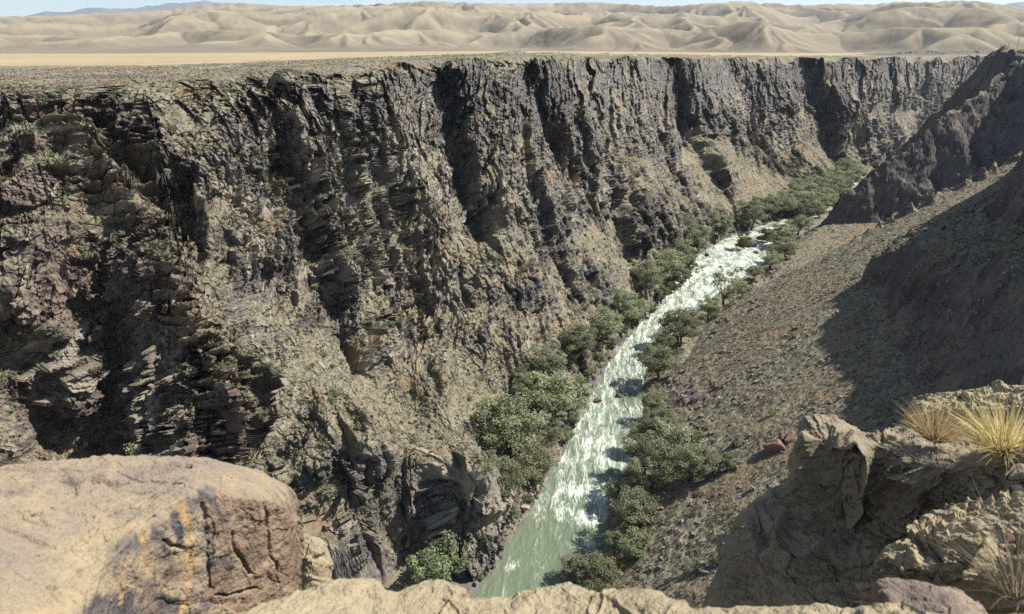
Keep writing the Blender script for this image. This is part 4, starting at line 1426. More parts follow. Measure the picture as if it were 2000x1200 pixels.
def tufts(pos, size, rng, k=7):
    """small upright clumps of dry stalks and twigs, one bundle of leaf quads each"""
    n = len(pos)
    p = np.repeat(pos, k, 0); s = np.repeat(size, k)
    d = rng.normal(size=(n * k, 3)); d[:, 2] = np.abs(d[:, 2]) + .2
    d /= np.linalg.norm(d, axis=1, keepdims=True)
    c = p + d * s[:, None] * np.array([.55, .55, .5]) * rng.uniform(.3, 1.0, n * k)[:, None]
    nr = d + rng.normal(size=d.shape) * .6
    nr /= np.linalg.norm(nr, axis=1, keepdims=True)
    return quads(c, nr, s * rng.uniform(.28, .5, n * k), rng, .7)


def dry_material(name, a, b, c_):
    return leaf_material(name, [a, b, c_])


M_DRY = dry_material("dry_scrub", (.13, .115, .075), (.25, .215, .14), (.36, .31, .21))
M_SAGE = dry_material("sage_scrub", (.075, .08, .05), (.145, .145, .09), (.23, .215, .14))


def ground_cover():
    rng = np.random.default_rng(77)
    rows = W_ROWS[:, None] * np.ones(W_VEG.shape)
    onwall = (rows > 1.2) & (rows < 9.1)
    U, V = project(W_XYZ)
    vis = (U > -80) & (U < 2000) & (V < 1150)
    near = np.clip(190 / np.maximum(np.hypot(W_XYZ[..., 0], W_XYZ[..., 1]), 1), .1, 1.6) ** 1.5
    sage, dry = [], []
    a = scatter(W_XYZ, (W_VEG > .35) * W_VEG * onwall * vis * near * (.12 + sstep(fbm(W_XYZ[..., 0] / 5 + 3, W_XYZ[..., 2] / 4, 4, 304), -.05, .3)), 17000, rng)
    dry.append(tufts(a, rng.uniform(.16, .42, len(a)), rng))
    a = scatter(W_XYZ, (W_VEG > .35) * onwall * vis * near * (.12 + sstep(fbm(W_XYZ[..., 0] / 7, W_XYZ[..., 2] / 6, 4, 301), .0, .4)), 11000, rng)
    sage.append(tufts(a, rng.uniform(.22, .75, len(a)), rng, 9))
    plate = (rows >= 9.0) & (rows < 11.05) & vis
    a = scatter(W_XYZ, plate * near * 1.0, 5000, rng)
    sage.append(tufts(a, rng.uniform(.2, .45, len(a)), rng))
    a = scatter(W_XYZ, plate * near * 1.0, 9000, rng)
    dry.append(tufts(a, rng.uniform(.15, .4, len(a)), rng))
    U, V = project(E_XYZ)
    vis = (U > 1150) & (U < 2050) & (V < 1190) & (E_XYZ[..., 2] > .4)
    near = np.clip(150 / np.maximum(np.hypot(E_XYZ[..., 0], E_XYZ[..., 1]), 1), .1, 1.6) ** 1.2
    a = scatter(E_XYZ, (.15 + E_VEG) * vis * near * (.2 + sstep(fbm(E_XYZ[..., 0] / 5, E_XYZ[..., 1] / 9, 4, 305), -.1, .3)), 20000, rng)
    dry.append(tufts(a, rng.uniform(.14, .42, len(a)), rng))
    a = scatter(E_XYZ, (.15 + E_VEG) * vis * near * (.2 + sstep(fbm(E_XYZ[..., 0] / 8, E_XYZ[..., 1] / 8, 3, 302), -.1, .3)), 9000, rng)
    sage.append(tufts(a, rng.uniform(.18, .55, len(a)), rng, 9))
    for nm, parts, mat in (("dry_grass", dry, M_DRY), ("scrub", sage, M_SAGE)):
        V_, F_ = join(parts)
        sh = np.repeat(np.clip(rng.normal(.5, .25, len(F_)), 0, 1), 4)
        tag(mesh_obj(nm, V_, F_, mat, attrs={"shade": sh}), kind="stuff")
    # loose stones on the screes
    sp = []
    base = [stone_mesh_small(600 + i) for i in range(4)]
    U, V = project(E_XYZ)
    a = scatter(E_XYZ, (1.05 - E_VEG) * vis * near * (E_D > 3) * (.1 + sstep(fbm(E_XYZ[..., 0] / 10, E_XYZ[..., 1] / 10, 3, 303), -.1, .3)), 9000, rng)
    a2 = scatter(W_XYZ, onwall * (U_T() > .25) * 1.0, 5000, rng)
    for q, lo, hi in ((a, .1, .5), (a2, .12, .5)):
        for i in range(len(q)):
            v, f = base[i % 4]
            s = lo + (hi - lo) * rng.random() ** 3
            th = rng.random() * 6.28
            c, s_ = math.cos(th) * s, math.sin(th) * s
            sp.append((np.stack([v[:, 0] * c - v[:, 1] * s_, v[:, 0] * s_ + v[:, 1] * c, v[:, 2] * s], 1) + q[i], f))
    V_, F_ = join(sp)
    k = NT("scree_stone", .9, .15)
    k.done(k.mix(k.noise(.7, 4, .7), (.085, .065, .055), (.26, .21, .16)))
    tag(mesh_obj("scree", V_, F_, k.m), kind="stuff")


def U_T():
    return np.where((W_ROWS[:, None] > 1.0) & (W_ROWS[:, None] < 6), W_VEG, 0)


def stone_mesh_small(seed):
    rng = np.random.default_rng(seed)
    v = np.array([[x, y, z] for x in (-1, 1) for y in (-1, 1) for z in (-1, 1)], float) * np.array([1, .75, .6])
    v += rng.normal(size=v.shape) * .25
    f = np.array([[0, 1, 3, 2], [4, 6, 7, 5], [0, 4, 5, 1], [2, 3, 7, 6], [0, 2, 6, 4], [1, 5, 7, 3]])
    return v, f


ground_cover()


def wall_shrubs():
    rng = np.random.default_rng(91)
    protos = []
    for i in range(4):
        c = rng.normal(size=(9, 3)) * np.array([.45, .45, .22]) + np.array([0, 0, .45])
        cen = np.concatenate([q + rng.normal(size=(26, 3)) * .2 for q in c])
        cen = cen[cen[:, 2] > 0]
        n = rng.normal(size=cen.shape) + np.array([0, 0, .5]); n /= np.linalg.norm(n, axis=1, keepdims=True)
        V_, F_ = quads(cen, n, rng.uniform(.08, .16, len(cen)), rng)
        sh = np.repeat(np.clip(rng.normal(.5, .25, len(cen)), 0, 1), 4)
        protos.append(mesh_obj("shrub", V_, F_, (M_BUSH, M_PALEBUSH, M_BUSH, M_LEAF)[i], attrs={"shade": sh}))
    U, V = project(W_XYZ)
    rows = W_ROWS[:, None] * np.ones(W_VEG.shape)
    near = np.clip(190 / np.maximum(np.hypot(W_XYZ[..., 0], W_XYZ[..., 1]), 1), .1, 1.6) ** 2
    a = scatter(W_XYZ, (W_VEG > .35) * (rows > 1.2) * (rows < 8.6) * (U > 0) * (U < 1700) * (V < 1100) * near, 150, rng)
    U, V = project(E_XYZ)
    b = scatter(E_XYZ, (E_VEG > .3) * (U > 1200) * (U < 1990) * (V < 1150) * (E_D > 6), 40, rng)
    for k, (pts, lab, grp) in enumerate(((a, "small green shrub rooted among rocks on the far canyon wall", "shrubs on the far wall"),
                                         (b, "low rounded shrub on the bare slope across from the far wall", "shrubs on the near slope"))):
        for i, p in enumerate(pts):
            first = k == 0 and i < 4
            o = protos[i % 4] if first else protos[i % 4].copy()
            if not first: COL.objects.link(o)
            s = rng.uniform(.7, 1.7) * (1 if k == 0 else .8)
            o.location = p; o.scale = (s, s, s * rng.uniform(.7, 1.1)); o.rotation_euler = (0, 0, rng.uniform(0, 6.28))
            tag(o, lab, "shrub", grp)


wall_shrubs()
# ------------------------------------------------------------------ rocks at the viewpoint
def fg_material(name, a, b, c_, dark=.0, scale=1.0):
    k = NT(name, .9, .2)
    n1 = k.noise(2.2 * scale, 6, .6, dist=.4); n2 = k.noise(9 * scale, 6, .68); n3 = k.noise(45 * scale, 4, .7)
    c = k.mix(k.ss(n1, .32, .66), a, b)
    c = k.mix(k.math('MULTIPLY', k.ss(n2, .5, .72), .7), c, c_)
    c = k.mix(k.math('MULTIPLY', k.ss(n3, .55, .8), .45), c, (.10, .085, .07))
    st = k.attr("stain")
    sn = k.noise(11 * scale, 8, .72, stretch=(1, 1, .55), dist=.3)
    dk = k.mix(k.ss(n2, .35, .65), (.055, .050, .050), (.15, .13, .12))
    c = k.mix(k.ss(k.math('ADD', st, k.math('MULTIPLY', k.math('SUBTRACT', sn, .5), 1.5)), .34, .66), c, dk)
    og = k.attr("ochre")
    oc = k.mix(k.ss(n2, .3, .7), (.25, .16, .08), (.39, .26, .125))
    c = k.mix(k.ss(k.math('ADD', og, k.math('MULTIPLY', k.math('SUBTRACT', sn, .5), 1.4)), .38, .72), c, oc)
    rb = k.attr("rust")
    rc = k.mix(k.ss(n2, .3, .7), (.15, .105, .072), (.28, .20, .135))
    c = k.mix(k.ss(k.math('ADD', rb, k.math('MULTIPLY', k.math('SUBTRACT', sn, .5), 1.1)), .32, .68), c, rc)
    wv = k.voronoi(14 * scale, 'DISTANCE_TO_EDGE')
    nb = k.bump(n2, .8, .045 / scale)
    nb = k.bump(n3, .8, .010 / scale, nb)
    nb = k.bump(k.noise(110 * scale, 3, .7), .6, .004 / scale, nb)
    return k.done(c, nb)


M_BOULDER = fg_material("boulder_rock", (.33, .255, .15), (.215, .175, .135), (.125, .108, .10))
M_LEDGE = fg_material("ledge_rock", (.335, .275, .17), (.28, .23, .145), (.21, .175, .12))
M_OUTCROP = fg_material("outcrop_rock", (.29, .24, .165), (.225, .185, .125), (.16, .13, .095))
M_PURPLE = fg_material("purple_rock", (.15, .112, .092), (.25, .20, .15), (.095, .08, .07), scale=2.0)


def loft_rock(name, cols, mat, nu, nv, amp=1.0, cell=.35, seed=1, strokes=(), stains=(), ochre=(), rust=(), lay=0.0, crack=1.0, grit=1.0, skew=(.5, .8), fac=1.0):
    cols = dict(cols)
    if max(cols) > 2100:                        # carry the rock on past the edge of the view
        last = cols[max(cols)]
        cols[2500] = [(v - 25, r * 1.02) for v, r in last]; cols[3000] = [(v - 60, r * 1.04) for v, r in last]
    us = sorted(cols)
    ctrl = np.array([[P(u, v, r) for v, r in cols[u]] for u in us])
    K = ctrl.shape[1]
    hi = min(us[-1], 2160)
    uq = np.linspace(us[0], hi, nu - (60 if us[-1] > hi else 0))
    if us[-1] > hi: uq = np.concatenate([uq, np.linspace(hi, us[-1], 61)[1:]])
    A = pchip(us, ctrl, uq).transpose(1, 0, 2)
    # rows spread evenly along the visible length
    ln = np.linalg.norm(np.diff(ctrl, axis=1), axis=2).mean(0)
    ln = np.maximum(ln, .05)
    rows = np.interp(np.linspace(0, ln.sum(), nv), np.concatenate([[0], np.cumsum(ln)]), np.arange(K))
    X = pchip(np.arange(K), A, rows)
    X = blur(X, 2, 1)
    U, V = project(X)
    N = grid_normals(blur(X, 4, 2))
    if (N * (np.array([0, 0, CZ]) - X)).sum(-1).mean() < 0: N = -N
    s = (X[..., 0] + skew[0] * X[..., 2]).astype(np.float32); t = (X[..., 1] + skew[1] * X[..., 2]).astype(np.float32)
    U, V = U.astype(np.float32), V.astype(np.float32)
    d = np.zeros(U.shape, np.float32)
    w1, w2 = .035 * fbm(s / .25, t / .25, 3, seed), .035 * fbm(s / .25, t / .25, 3, seed + 1)
    f1, c1 = facets((s + w1) / cell, (t + w2) / (cell * .8), seed + 2, .5)
    f2, c2 = facets((s + w1 * .5) / (cell * .34), (t + w2 * .5) / (cell * .26), seed + 3, .6)
    f3, _ = facets(s / (cell * .12), t / (cell * .09), seed + 4, .6)
    d += fac * amp * (.045 * f1 * cell / .35 + .024 * f2 * cell / .35 + .009 * f3 * cell / .35)
    sl1 = slabs((s + w1 * .4) / (cell * .55), (t + w2 * .4) / (cell * .4), seed + 12, .5, .3, .5)
    sl2 = slabs((s + w1 * .2) / (cell * .2), (t + w2 * .2) / (cell * .13), seed + 13, .5, .3, .6)
    patch = sstep(fbm(s / .5, t / .5, 3, seed + 14), -.25, .2)
    d += fac * amp * cell / .35 * (.022 * sl1 * (.3 + .7 * patch) + .008 * sl2)
    d += amp * (.014 * fbm(s / .7, t / .7, 3, seed + 5) + .010 * grit * fbm(s / .05, t / .05, 4, seed + 6) + .012 * (grit - 1) * facets((s + w1) / .09, (t + w2) / .06, seed + 15, .7)[0])
    d += amp * .03 * (1.3 - fac) * fbm(s / .33, t / .33, 7, seed + 16, .60)
    d -= crack * amp * .02 * np.exp(-(c1 / .035) ** 2) * sstep(fbm(s / .4, t / .4, 2, seed + 7), -.1, .25)
    if lay:                                    # crumbly layered top
        hp = (X[..., 2] + .3 * X[..., 0] + .05 * fbm(s / .2, t / .2, 3, seed + 8)) / .045
        d += lay * .02 * ((hp - np.floor(hp)) - .5) * sstep(fbm(s / .25, t / .25, 2, seed + 9), -.3, .3)
    wu, wv = 9 * fbm(s / .11, t / .11, 5, seed + 10, .6), 9 * fbm(s / .11, t / .11, 5, seed + 11, .6)
    for pts, w, a in strokes:
        d += a * stroke(U + wu, V + wv, pts, w)
    Y = X + N * d[..., None]

    def mask(lst):
        m = np.zeros(U.shape, np.float32)
        for pts, w, a in lst:
            m = np.maximum(m, a * stroke(U + wu, V + wv, pts, w))
        return m
    o = mesh_obj(name, Y, grid_faces(nv, nu), mat, smooth=False, attrs={"stain": mask(stains), "ochre": mask(ochre), "rust": mask(rust)})
    return o, Y, U, V


# the big boulder, lower left
BC = {
    -260: [(1420, 1.0), (1300, 1.25), (1200, 1.5), (1100, 1.74), (1020, 1.95), (965, 2.12), (935, 2.28), (928, 2.36), (950, 2.6), (1080, 2.72)],
    -100: [(1420, 1.1), (1320, 1.3), (1210, 1.52), (1100, 1.76), (1015, 1.99), (955, 2.17), (928, 2.3), (920, 2.38), (945, 2.6), (1080, 2.74)],
    60:   [(1420, 1.2), (1330, 1.36), (1215, 1.53), (1100, 1.78), (1010, 2.0), (950, 2.19), (922, 2.31), (912, 2.39), (940, 2.62), (1080, 2.76)],
    140:  [(1420, 1.45), (1330, 1.5), (1205, 1.58), (1120, 1.73), (1015, 2.0), (945, 2.2), (912, 2.33), (903, 2.41), (935, 2.64), (1080, 2.78)],
    200:  [(1420, 1.70), (1330, 1.71), (1200, 1.72), (1110, 1.74), (1020, 1.98), (945, 2.2), (905, 2.35), (897, 2.42), (930, 2.66), (1080, 2.8)],
    280:  [(1420, 1.86), (1330, 1.87), (1180, 1.88), (1022, 1.92), (990, 2.04), (940, 2.22), (902, 2.36), (893, 2.44), (928, 2.68), (1080, 2.8)],
    360:  [(1420, 1.97), (1330, 1.98), (1150, 1.99), (972, 2.03), (950, 2.12), (925, 2.26), (900, 2.38), (892, 2.46), (928, 2.7), (1080, 2.8)],
    430:  [(1420, 2.05), (1330, 2.06), (1150, 2.07), (968, 2.10), (945, 2.17), (925, 2.28), (907, 2.38), (898, 2.47), (935, 2.7), (1080, 2.8)],
    490:  [(1420, 2.12), (1330, 2.13), (1150, 2.14), (975, 2.16), (952, 2.22), (936, 2.3), (921, 2.39), (912, 2.47), (950, 2.7), (1080, 2.8)],
    540:  [(1420, 2.19), (1330, 2.20), (1150, 2.21), (985, 2.22), (964, 2.27), (951, 2.34), (940, 2.41), (933, 2.48), (970, 2.7), (1080, 2.8)],
    572:  [(1420, 2.25), (1330, 2.26), (1150, 2.27), (1010, 2.28), (990, 2.32), (975, 2.38), (965, 2.44), (958, 2.5), (995, 2.7), (1090, 2.8)],
    586:  [(1420, 2.34), (1330, 2.35), (1170, 2.36), (1060, 2.37), (1025, 2.40), (1010, 2.44), (1003, 2.48), (1000, 2.53), (1030, 2.7), (1110, 2.8)],
    590:  [(1420, 2.5), (1330, 2.51), (1190, 2.52), (1090, 2.53), (1050, 2.55), (1035, 2.57), (1030, 2.59), (1028, 2.61), (1060, 2.7), (1130, 2.8)],
}
BOULDER, *_ = loft_rock(
    "boulder", BC, M_BOULDER, 700, 640, amp=.42, cell=.34, seed=700, crack=.5, grit=2.0, skew=(.8, -.3), fac=.5,
    strokes=[([(180, 938), (215, 946), (245, 946)], 6, -.035), ([(330, 905), (370, 912)], 4, -.03), ([(245, 948), (290, 932), (330, 922)], 3, -.012),
             ([(318, 1055), (330, 1068), (352, 1072)], 3.5, -.02), ([(425, 1165), (470, 1160), (500, 1150)], 3, -.02), ([(455, 1040), (466, 1090), (490, 1120)], 3, -.018),
             ([(395, 985), (410, 1060), (408, 1120)], 3, -.012), ([(520, 990), (530, 1060), (545, 1140)], 3, -.012), ([(100, 1140), (110, 1142)], 4, -.02),
             ([(60, 1010), (120, 1000), (180, 1012)], 3, -.012), ([(180, 1070), (240, 1050), (300, 1010)], 3, -.010)],
    stains=[([(375, 985), (405, 965), (430, 1000)], 24, .8), ([(415, 1030), (430, 1090), (430, 1150)], 32, .9), ([(340, 1010), (345, 1060)], 15, .8), ([(300, 1045), (318, 1080), (325, 1120)], 24, .75),
            ([(225, 1090), (265, 1060)], 24, .6), ([(200, 1185), (280, 1172), (340, 1190)], 38, .85), ([(230, 1120), (300, 1145)], 22, .6), ([(400, 1180), (470, 1165)], 20, .6),
            ([(100, 935), (150, 942)], 16, .45), ([(190, 1020), (240, 1010), (300, 985)], 34, .42), ([(60, 950), (20, 960)], 18, .38), ([(150, 1130), (180, 1100)], 24, .4)],
    ochre=[([(354, 985), (372, 1040), (365, 1110), (355, 1200)], 18, .72), ([(268, 1050), (272, 1100)], 14, .66), ([(232, 1120), (240, 1150)], 16, .56), ([(235, 1160), (234, 1178)], 9, .65), ([(385, 1095), (380, 1130)], 12, .65), ([(505, 1120), (520, 1160)], 20, .5), ([(560, 1060), (570, 1140)], 16, .4)],
    rust=[([(440, 980), (500, 1000), (560, 1020)], 36, .75), ([(500, 1070), (545, 1100), (570, 1150)], 60, .9), ([(565, 1010), (582, 1100)], 34, .95), ([(440, 1150), (520, 1190)], 50, .85), ([(400, 990), (430, 1060)], 40, .6), ([(300, 1080), (360, 1150)], 50, .55), ([(250, 1110), (300, 1190)], 50, .5)])
tag(BOULDER, "huge flat-topped tan boulder with dark and orange stained face, beside the viewpoint", "boulder")

SB = {
    575: [(1300, 2.7), (1200, 2.7), (1120, 2.71), (1060, 2.75), (1045, 2.82), (1042, 2.92), (1070, 3.05), (1200, 3.1)],
    600: [(1300, 2.62), (1200, 2.62), (1120, 2.64), (1060, 2.7), (1047, 2.78), (1043, 2.9), (1070, 3.05), (1200, 3.1)],
    622: [(1300, 2.62), (1200, 2.62), (1125, 2.64), (1070, 2.7), (1055, 2.78), (1050, 2.88), (1075, 3.0), (1200, 3.1)],
    638: [(1300, 2.68), (1200, 2.68), (1140, 2.7), (1090, 2.75), (1076, 2.8), (1070, 2.88), (1090, 2.98), (1200, 3.05)],
    645: [(1300, 2.8), (1200, 2.8), (1150, 2.81), (1110, 2.84), (1100, 2.87), (1096, 2.9), (1110, 2.96), (1200, 3.0)],
}
o_, *_ = loft_rock("boulder", SB, M_LEDGE, 120, 160, amp=.5, cell=.3, seed=720, strokes=[([(612, 1093), (632, 1088)], 3, -.02)])
tag(o_, "small pale yellowish boulder wedged behind the huge stained boulder", "boulder")


def ledge_cols(edge, zoff=0.0):
    c = {}
    for u, ve in edge:
        r0 = (1.50 + zoff) / math.tan(PITCH + math.atan((ve - 600) / F))
        lo = max(ve + 150, 1310)
        c[u] = [(1560, 1.0), (1430, 1.2), (lo, min(1.38, r0 - .25)), (ve + 60, r0 - .14), (ve + 22, r0 - .06), (ve + 5, r0), (ve, r0 + .04), (ve + 8, r0 + .08), (ve + 60, r0 + .12), (ve + 260, r0 + .14)]
    return c


LE1 = [(360, 1262), (420, 1222), (455, 1199), (500, 1178), (560, 1163), (610, 1152), (650, 1133), (690, 1128), (735, 1128), (752, 1148), (775, 1158), (800, 1144), (835, 1132), (870, 1130), (900, 1142), (913, 1152), (918, 1176), (920, 1250)]
LE2 = [(905, 1230), (916, 1180), (925, 1171), (960, 1170), (990, 1172), (1015, 1158), (1045, 1148), (1075, 1145), (1095, 1134), (1112, 1133), (1130, 1143), (1160, 1154), (1210, 1158), (1255, 1155), (1290, 1166), (1330, 1184), (1370, 1190),
       (1420, 1193), (1470, 1186), (1520, 1188), (1580, 1184), (1650, 1190), (1720, 1182), (1800, 1196), (1900, 1200), (2000, 1196), (2120, 1190)]
o_, *_ = loft_rock("rock_ledge", ledge_cols(LE1), M_LEDGE, 420, 260, amp=.5, cell=.3, seed=740, lay=.3, grit=1.4, fac=.5)
tag(o_, "pale yellow crumbly ledge right below the viewpoint, next to the huge boulder", "ledge")
o_, *_ = loft_rock("rock_ledge", ledge_cols(LE2, .02), M_LEDGE, 760, 260, amp=.5, cell=.25, seed=750, lay=.4, grit=1.4, fac=.5)
tag(o_, "long low tan ledge running from the river view to under the purple stone", "ledge")

# the blocky outcrop, lower right
OC = {
    1340: [(1700, 3.2), (1500, 3.3), (1400, 3.35), (1330, 3.4), (1290, 3.45), (1270, 3.5), (1262, 3.55), (1258, 3.6), (1262, 3.7), (1300, 3.8), (1500, 4.0)],
    1375: [(1700, 3.0), (1500, 3.12), (1380, 3.18), (1280, 3.25), (1220, 3.32), (1195, 3.4), (1186, 3.5), (1182, 3.55), (1190, 3.7), (1260, 3.85), (1500, 4.0)],
    1405: [(1700, 3.0), (1500, 3.1), (1350, 3.16), (1240, 3.22), (1160, 3.3), (1130, 3.4), (1118, 3.5), (1112, 3.58), (1125, 3.75), (1200, 3.9), (1500, 4.05)],
    1430: [(1700, 2.95), (1500, 3.08), (1350, 3.13), (1220, 3.2), (1110, 3.3), (1060, 3.38), (1042, 3.48), (1036, 3.6), (1060, 3.78), (1150, 3.92), (1500, 4.08)],
    1462: [(1700, 2.9), (1500, 3.05), (1350, 3.1), (1200, 3.2), (1080, 3.3), (1030, 3.38), (1002, 3.48), (990, 3.62), (1000, 3.85), (1100, 4.0), (1500, 4.1)],
    1500: [(1700, 2.8), (1500, 2.95), (1350, 3.03), (1180, 3.15), (1075, 3.28), (1035, 3.36), (1000, 3.48), (965, 3.68), (968, 3.9), (1050, 4.05), (1500, 4.15)],
    1540: [(1700, 2.7), (1500, 2.88), (1350, 2.97), (1170, 3.12), (1075, 3.27), (1030, 3.38), (985, 3.54), (935, 3.7), (930, 3.9), (1000, 4.08), (1500, 4.2)],
    1556: [(1700, 2.68), (1500, 2.86), (1350, 2.96), (1170, 3.11), (1075, 3.27), (1020, 3.40), (960, 3.56), (865, 3.66), (838, 3.82), (880, 4.1), (1500, 4.25)],
    1580: [(1700, 2.65), (1500, 2.84), (1350, 2.95), (1170, 3.1), (1080, 3.26), (1020, 3.4), (955, 3.50), (850, 3.60), (814, 3.86), (850, 4.15), (1500, 4.3)],
    1640: [(1700, 2.6), (1500, 2.8), (1350, 2.93), (1170, 3.1), (1090, 3.26), (1040, 3.36), (960, 3.42), (862, 3.50), (816, 3.84), (850, 4.2), (1500, 4.35)],
    1690: [(1700, 2.6), (1500, 2.8), (1350, 2.93), (1170, 3.1), (1090, 3.26), (1045, 3.36), (985, 3.44), (888, 3.48), (843, 3.80), (875, 4.2), (1500, 4.35)],
    1712: [(1700, 2.6), (1500, 2.8), (1350, 2.93), (1170, 3.1), (1095, 3.26), (1050, 3.36), (985, 3.42), (865, 3.50), (846, 3.80), (878, 4.2), (1500, 4.35)],
    1790: [(1700, 2.55), (1500, 2.75), (1350, 2.9), (1170, 3.08), (1095, 3.24), (1050, 3.32), (985, 3.34), (900, 3.37), (851, 3.76), (885, 4.2), (1500, 4.35)],
    1860: [(1700, 2.5), (1500, 2.7), (1350, 2.86), (1170, 3.05), (1095, 3.2), (1045, 3.26), (985, 3.28), (912, 3.31), (868, 3.66), (890, 4.2), (1500, 4.35)],
    1920: [(1700, 2.5), (1500, 2.7), (1350, 2.84), (1170, 3.02), (1090, 3.16), (1035, 3.22), (975, 3.24), (905, 3.28), (868, 3.58), (885, 4.2), (1500, 4.35)],
    2010: [(1700, 2.5), (1500, 2.65), (1350, 2.8), (1170, 2.98), (1080, 3.12), (1020, 3.18), (960, 3.2), (890, 3.24), (850, 3.54), (860, 4.2), (1500, 4.35)],
    2160: [(1700, 2.5), (1500, 2.6), (1350, 2.75), (1170, 2.94), (1070, 3.08), (1000, 3.14), (930, 3.16), (860, 3.2), (810, 3.5), (815, 4.2), (1500, 4.35)],
}
o_, OUT_X, OUT_U, OUT_V = loft_rock(
    "rock_outcrop", OC, M_OUTCROP, 720, 620, amp=.8, cell=.36, seed=760, lay=1.0, fac=.8,
    strokes=[([(1605, 860), (1625, 940), (1640, 1010)], 42, .10), ([(1700, 870), (1697, 930), (1688, 990), (1668, 1028)], 7, -.10), ([(1572, 850), (1572, 910), (1580, 980)], 7, -.06),
             ([(1745, 910), (1732, 945), (1700, 965)], 5, -.06), ([(1745, 930), (1790, 935), (1812, 950), (1805, 985)], 5, -.06), ([(1700, 965), (1720, 985), (1705, 1005)], 4, -.04),
             ([(1760, 970), (1790, 1000)], 40, .04), ([(1500, 1090), (1530, 1000), (1555, 960)], 10, -.04), ([(1425, 1060), (1430, 1140)], 10, -.04), ([(1470, 1010), (1490, 1060)], 14, .05),
             ([(1660, 850), (1665, 870)], 5, -.03), ([(1640, 1045), (1600, 1060), (1560, 1110)], 20, -.04)])
tag(o_, "blocky tan outcrop with a lit crumbly top and deep vertical cracks, below the grass tufts", "rock")

BK = {
    1770: [(1500, 4.4), (1000, 4.5), (900, 4.55), (860, 4.6), (838, 4.7), (832, 4.85), (850, 5.0), (1000, 5.2)],
    1790: [(1500, 4.35), (1000, 4.45), (880, 4.5), (815, 4.55), (792, 4.7), (786, 4.9), (800, 5.1), (1000, 5.3)],
    1850: [(1500, 4.3), (1000, 4.4), (880, 4.45), (805, 4.5), (785, 4.7), (780, 4.95), (795, 5.2), (1000, 5.4)],
    1900: [(1500, 4.2), (1000, 4.3), (880, 4.35), (800, 4.4), (785, 4.65), (774, 4.95), (785, 5.3), (1000, 5.5)],
    1950: [(1500, 4.1), (1000, 4.2), (880, 4.25), (800, 4.3), (775, 4.6), (757, 5.0), (768, 5.4), (1000, 5.6)],
    2000: [(1500, 4.0), (1000, 4.1), (880, 4.15), (795, 4.25), (765, 4.6), (742, 5.0), (750, 5.5), (1000, 5.7)],
    2150: [(1500, 4.0), (1000, 4.1), (860, 4.15), (760, 4.25), (725, 4.6), (700, 5.0), (705, 5.5), (1000, 5.7)],
}
o_, *_ = loft_rock("rock_outcrop", BK, M_LEDGE, 260, 240, amp=1.0, cell=.4, seed=780, lay=.8)
tag(o_, "sunlit crumbly rock rising behind the larger grass tuft", "rock")

FR = {
    1690: [(1600, 2.2), (1400, 2.35), (1250, 2.45), (1180, 2.55), (1150, 2.62), (1140, 2.72), (1150, 2.85), (1250, 2.95)],
    1722: [(1600, 2.2), (1400, 2.35), (1250, 2.45), (1160, 2.52), (1098, 2.58), (1082, 2.72), (1092, 2.85), (1250, 2.95)],
    1760: [(1600, 2.15), (1400, 2.3), (1250, 2.4), (1160, 2.47), (1105, 2.5), (1060, 2.72), (1065, 2.88), (1250, 3.0)],
    1800: [(1600, 2.15), (1400, 2.3), (1250, 2.4), (1160, 2.46), (1102, 2.5), (1025, 2.8), (1022, 3.0), (1250, 3.05)],
    1850: [(1600, 2.15), (1400, 2.3), (1250, 2.38), (1160, 2.45), (1082, 2.52), (1012, 2.85), (1002, 3.05), (1250, 3.12)],
    1900: [(1600, 2.1), (1400, 2.25), (1250, 2.36), (1160, 2.43), (1072, 2.53), (1008, 2.85), (990, 3.1), (1250, 3.15)],
    1945: [(1600, 2.1), (1400, 2.22), (1250, 2.32), (1160, 2.4), (1085, 2.5), (1010, 2.82), (978, 3.12), (1250, 3.15)],
    2000: [(1600, 2.05), (1400, 2.15), (1250, 2.25), (1160, 2.36), (1080, 2.5), (1000, 2.82), (962, 3.12), (1250, 3.15)],
    2160: [(1600, 2.0), (1400, 2.1), (1250, 2.2), (1150, 2.34), (1060, 2.5), (980, 2.82), (930, 3.1), (1250, 3.15)],
}
o_, *_ = loft_rock("rock_outcrop", FR, M_LEDGE, 420, 380, amp=.8, cell=.22, seed=790, lay=1.2,
                   strokes=[([(1780, 1050), (1815, 1060), (1830, 1085)], 9, -.05), ([(1790, 1092), (1780, 1080)], 8, .03), ([(1935, 1080), (1915, 1130), (1900, 1160)], 14, .06), ([(1880, 1030), (1900, 1040)], 5, -.02)])
tag(o_, "crumbly sunlit ledge with a shaded hollow under it, above the purple stone", "rock")

PU = {
    1700: [(1400, 1.95), (1260, 1.98), (1215, 2.0), (1195, 2.05), (1190, 2.1), (1210, 2.2), (1350, 2.25)],
    1716: [(1400, 1.85), (1250, 1.89), (1190, 1.93), (1152, 1.99), (1141, 2.07), (1160, 2.2), (1350, 2.27)],
    1740: [(1400, 1.8), (1240, 1.85), (1170, 1.91), (1140, 2.0), (1134, 2.08), (1150, 2.22), (1350, 2.28)],
    1780: [(1400, 1.78), (1240, 1.83), (1180, 1.9), (1142, 2.0), (1133, 2.09), (1150, 2.22), (1350, 2.28)],
    1830: [(1400, 1.78), (1240, 1.83), (1182, 1.9), (1148, 2.0), (1139, 2.09), (1155, 2.22), (1350, 2.28)],
    1870: [(1400, 1.8), (1240, 1.84), (1190, 1.9), (1158, 2.0), (1149, 2.08), (1165, 2.2), (1350, 2.26)],
    1905: [(1400, 1.84), (1250, 1.87), (1205, 1.92), (1178, 1.98), (1170, 2.05), (1185, 2.15), (1350, 2.22)],
    1930: [(1400, 1.9), (1270, 1.92), (1230, 1.94), (1212, 1.98), (1206, 2.03), (1220, 2.1), (1350, 2.16)],
}
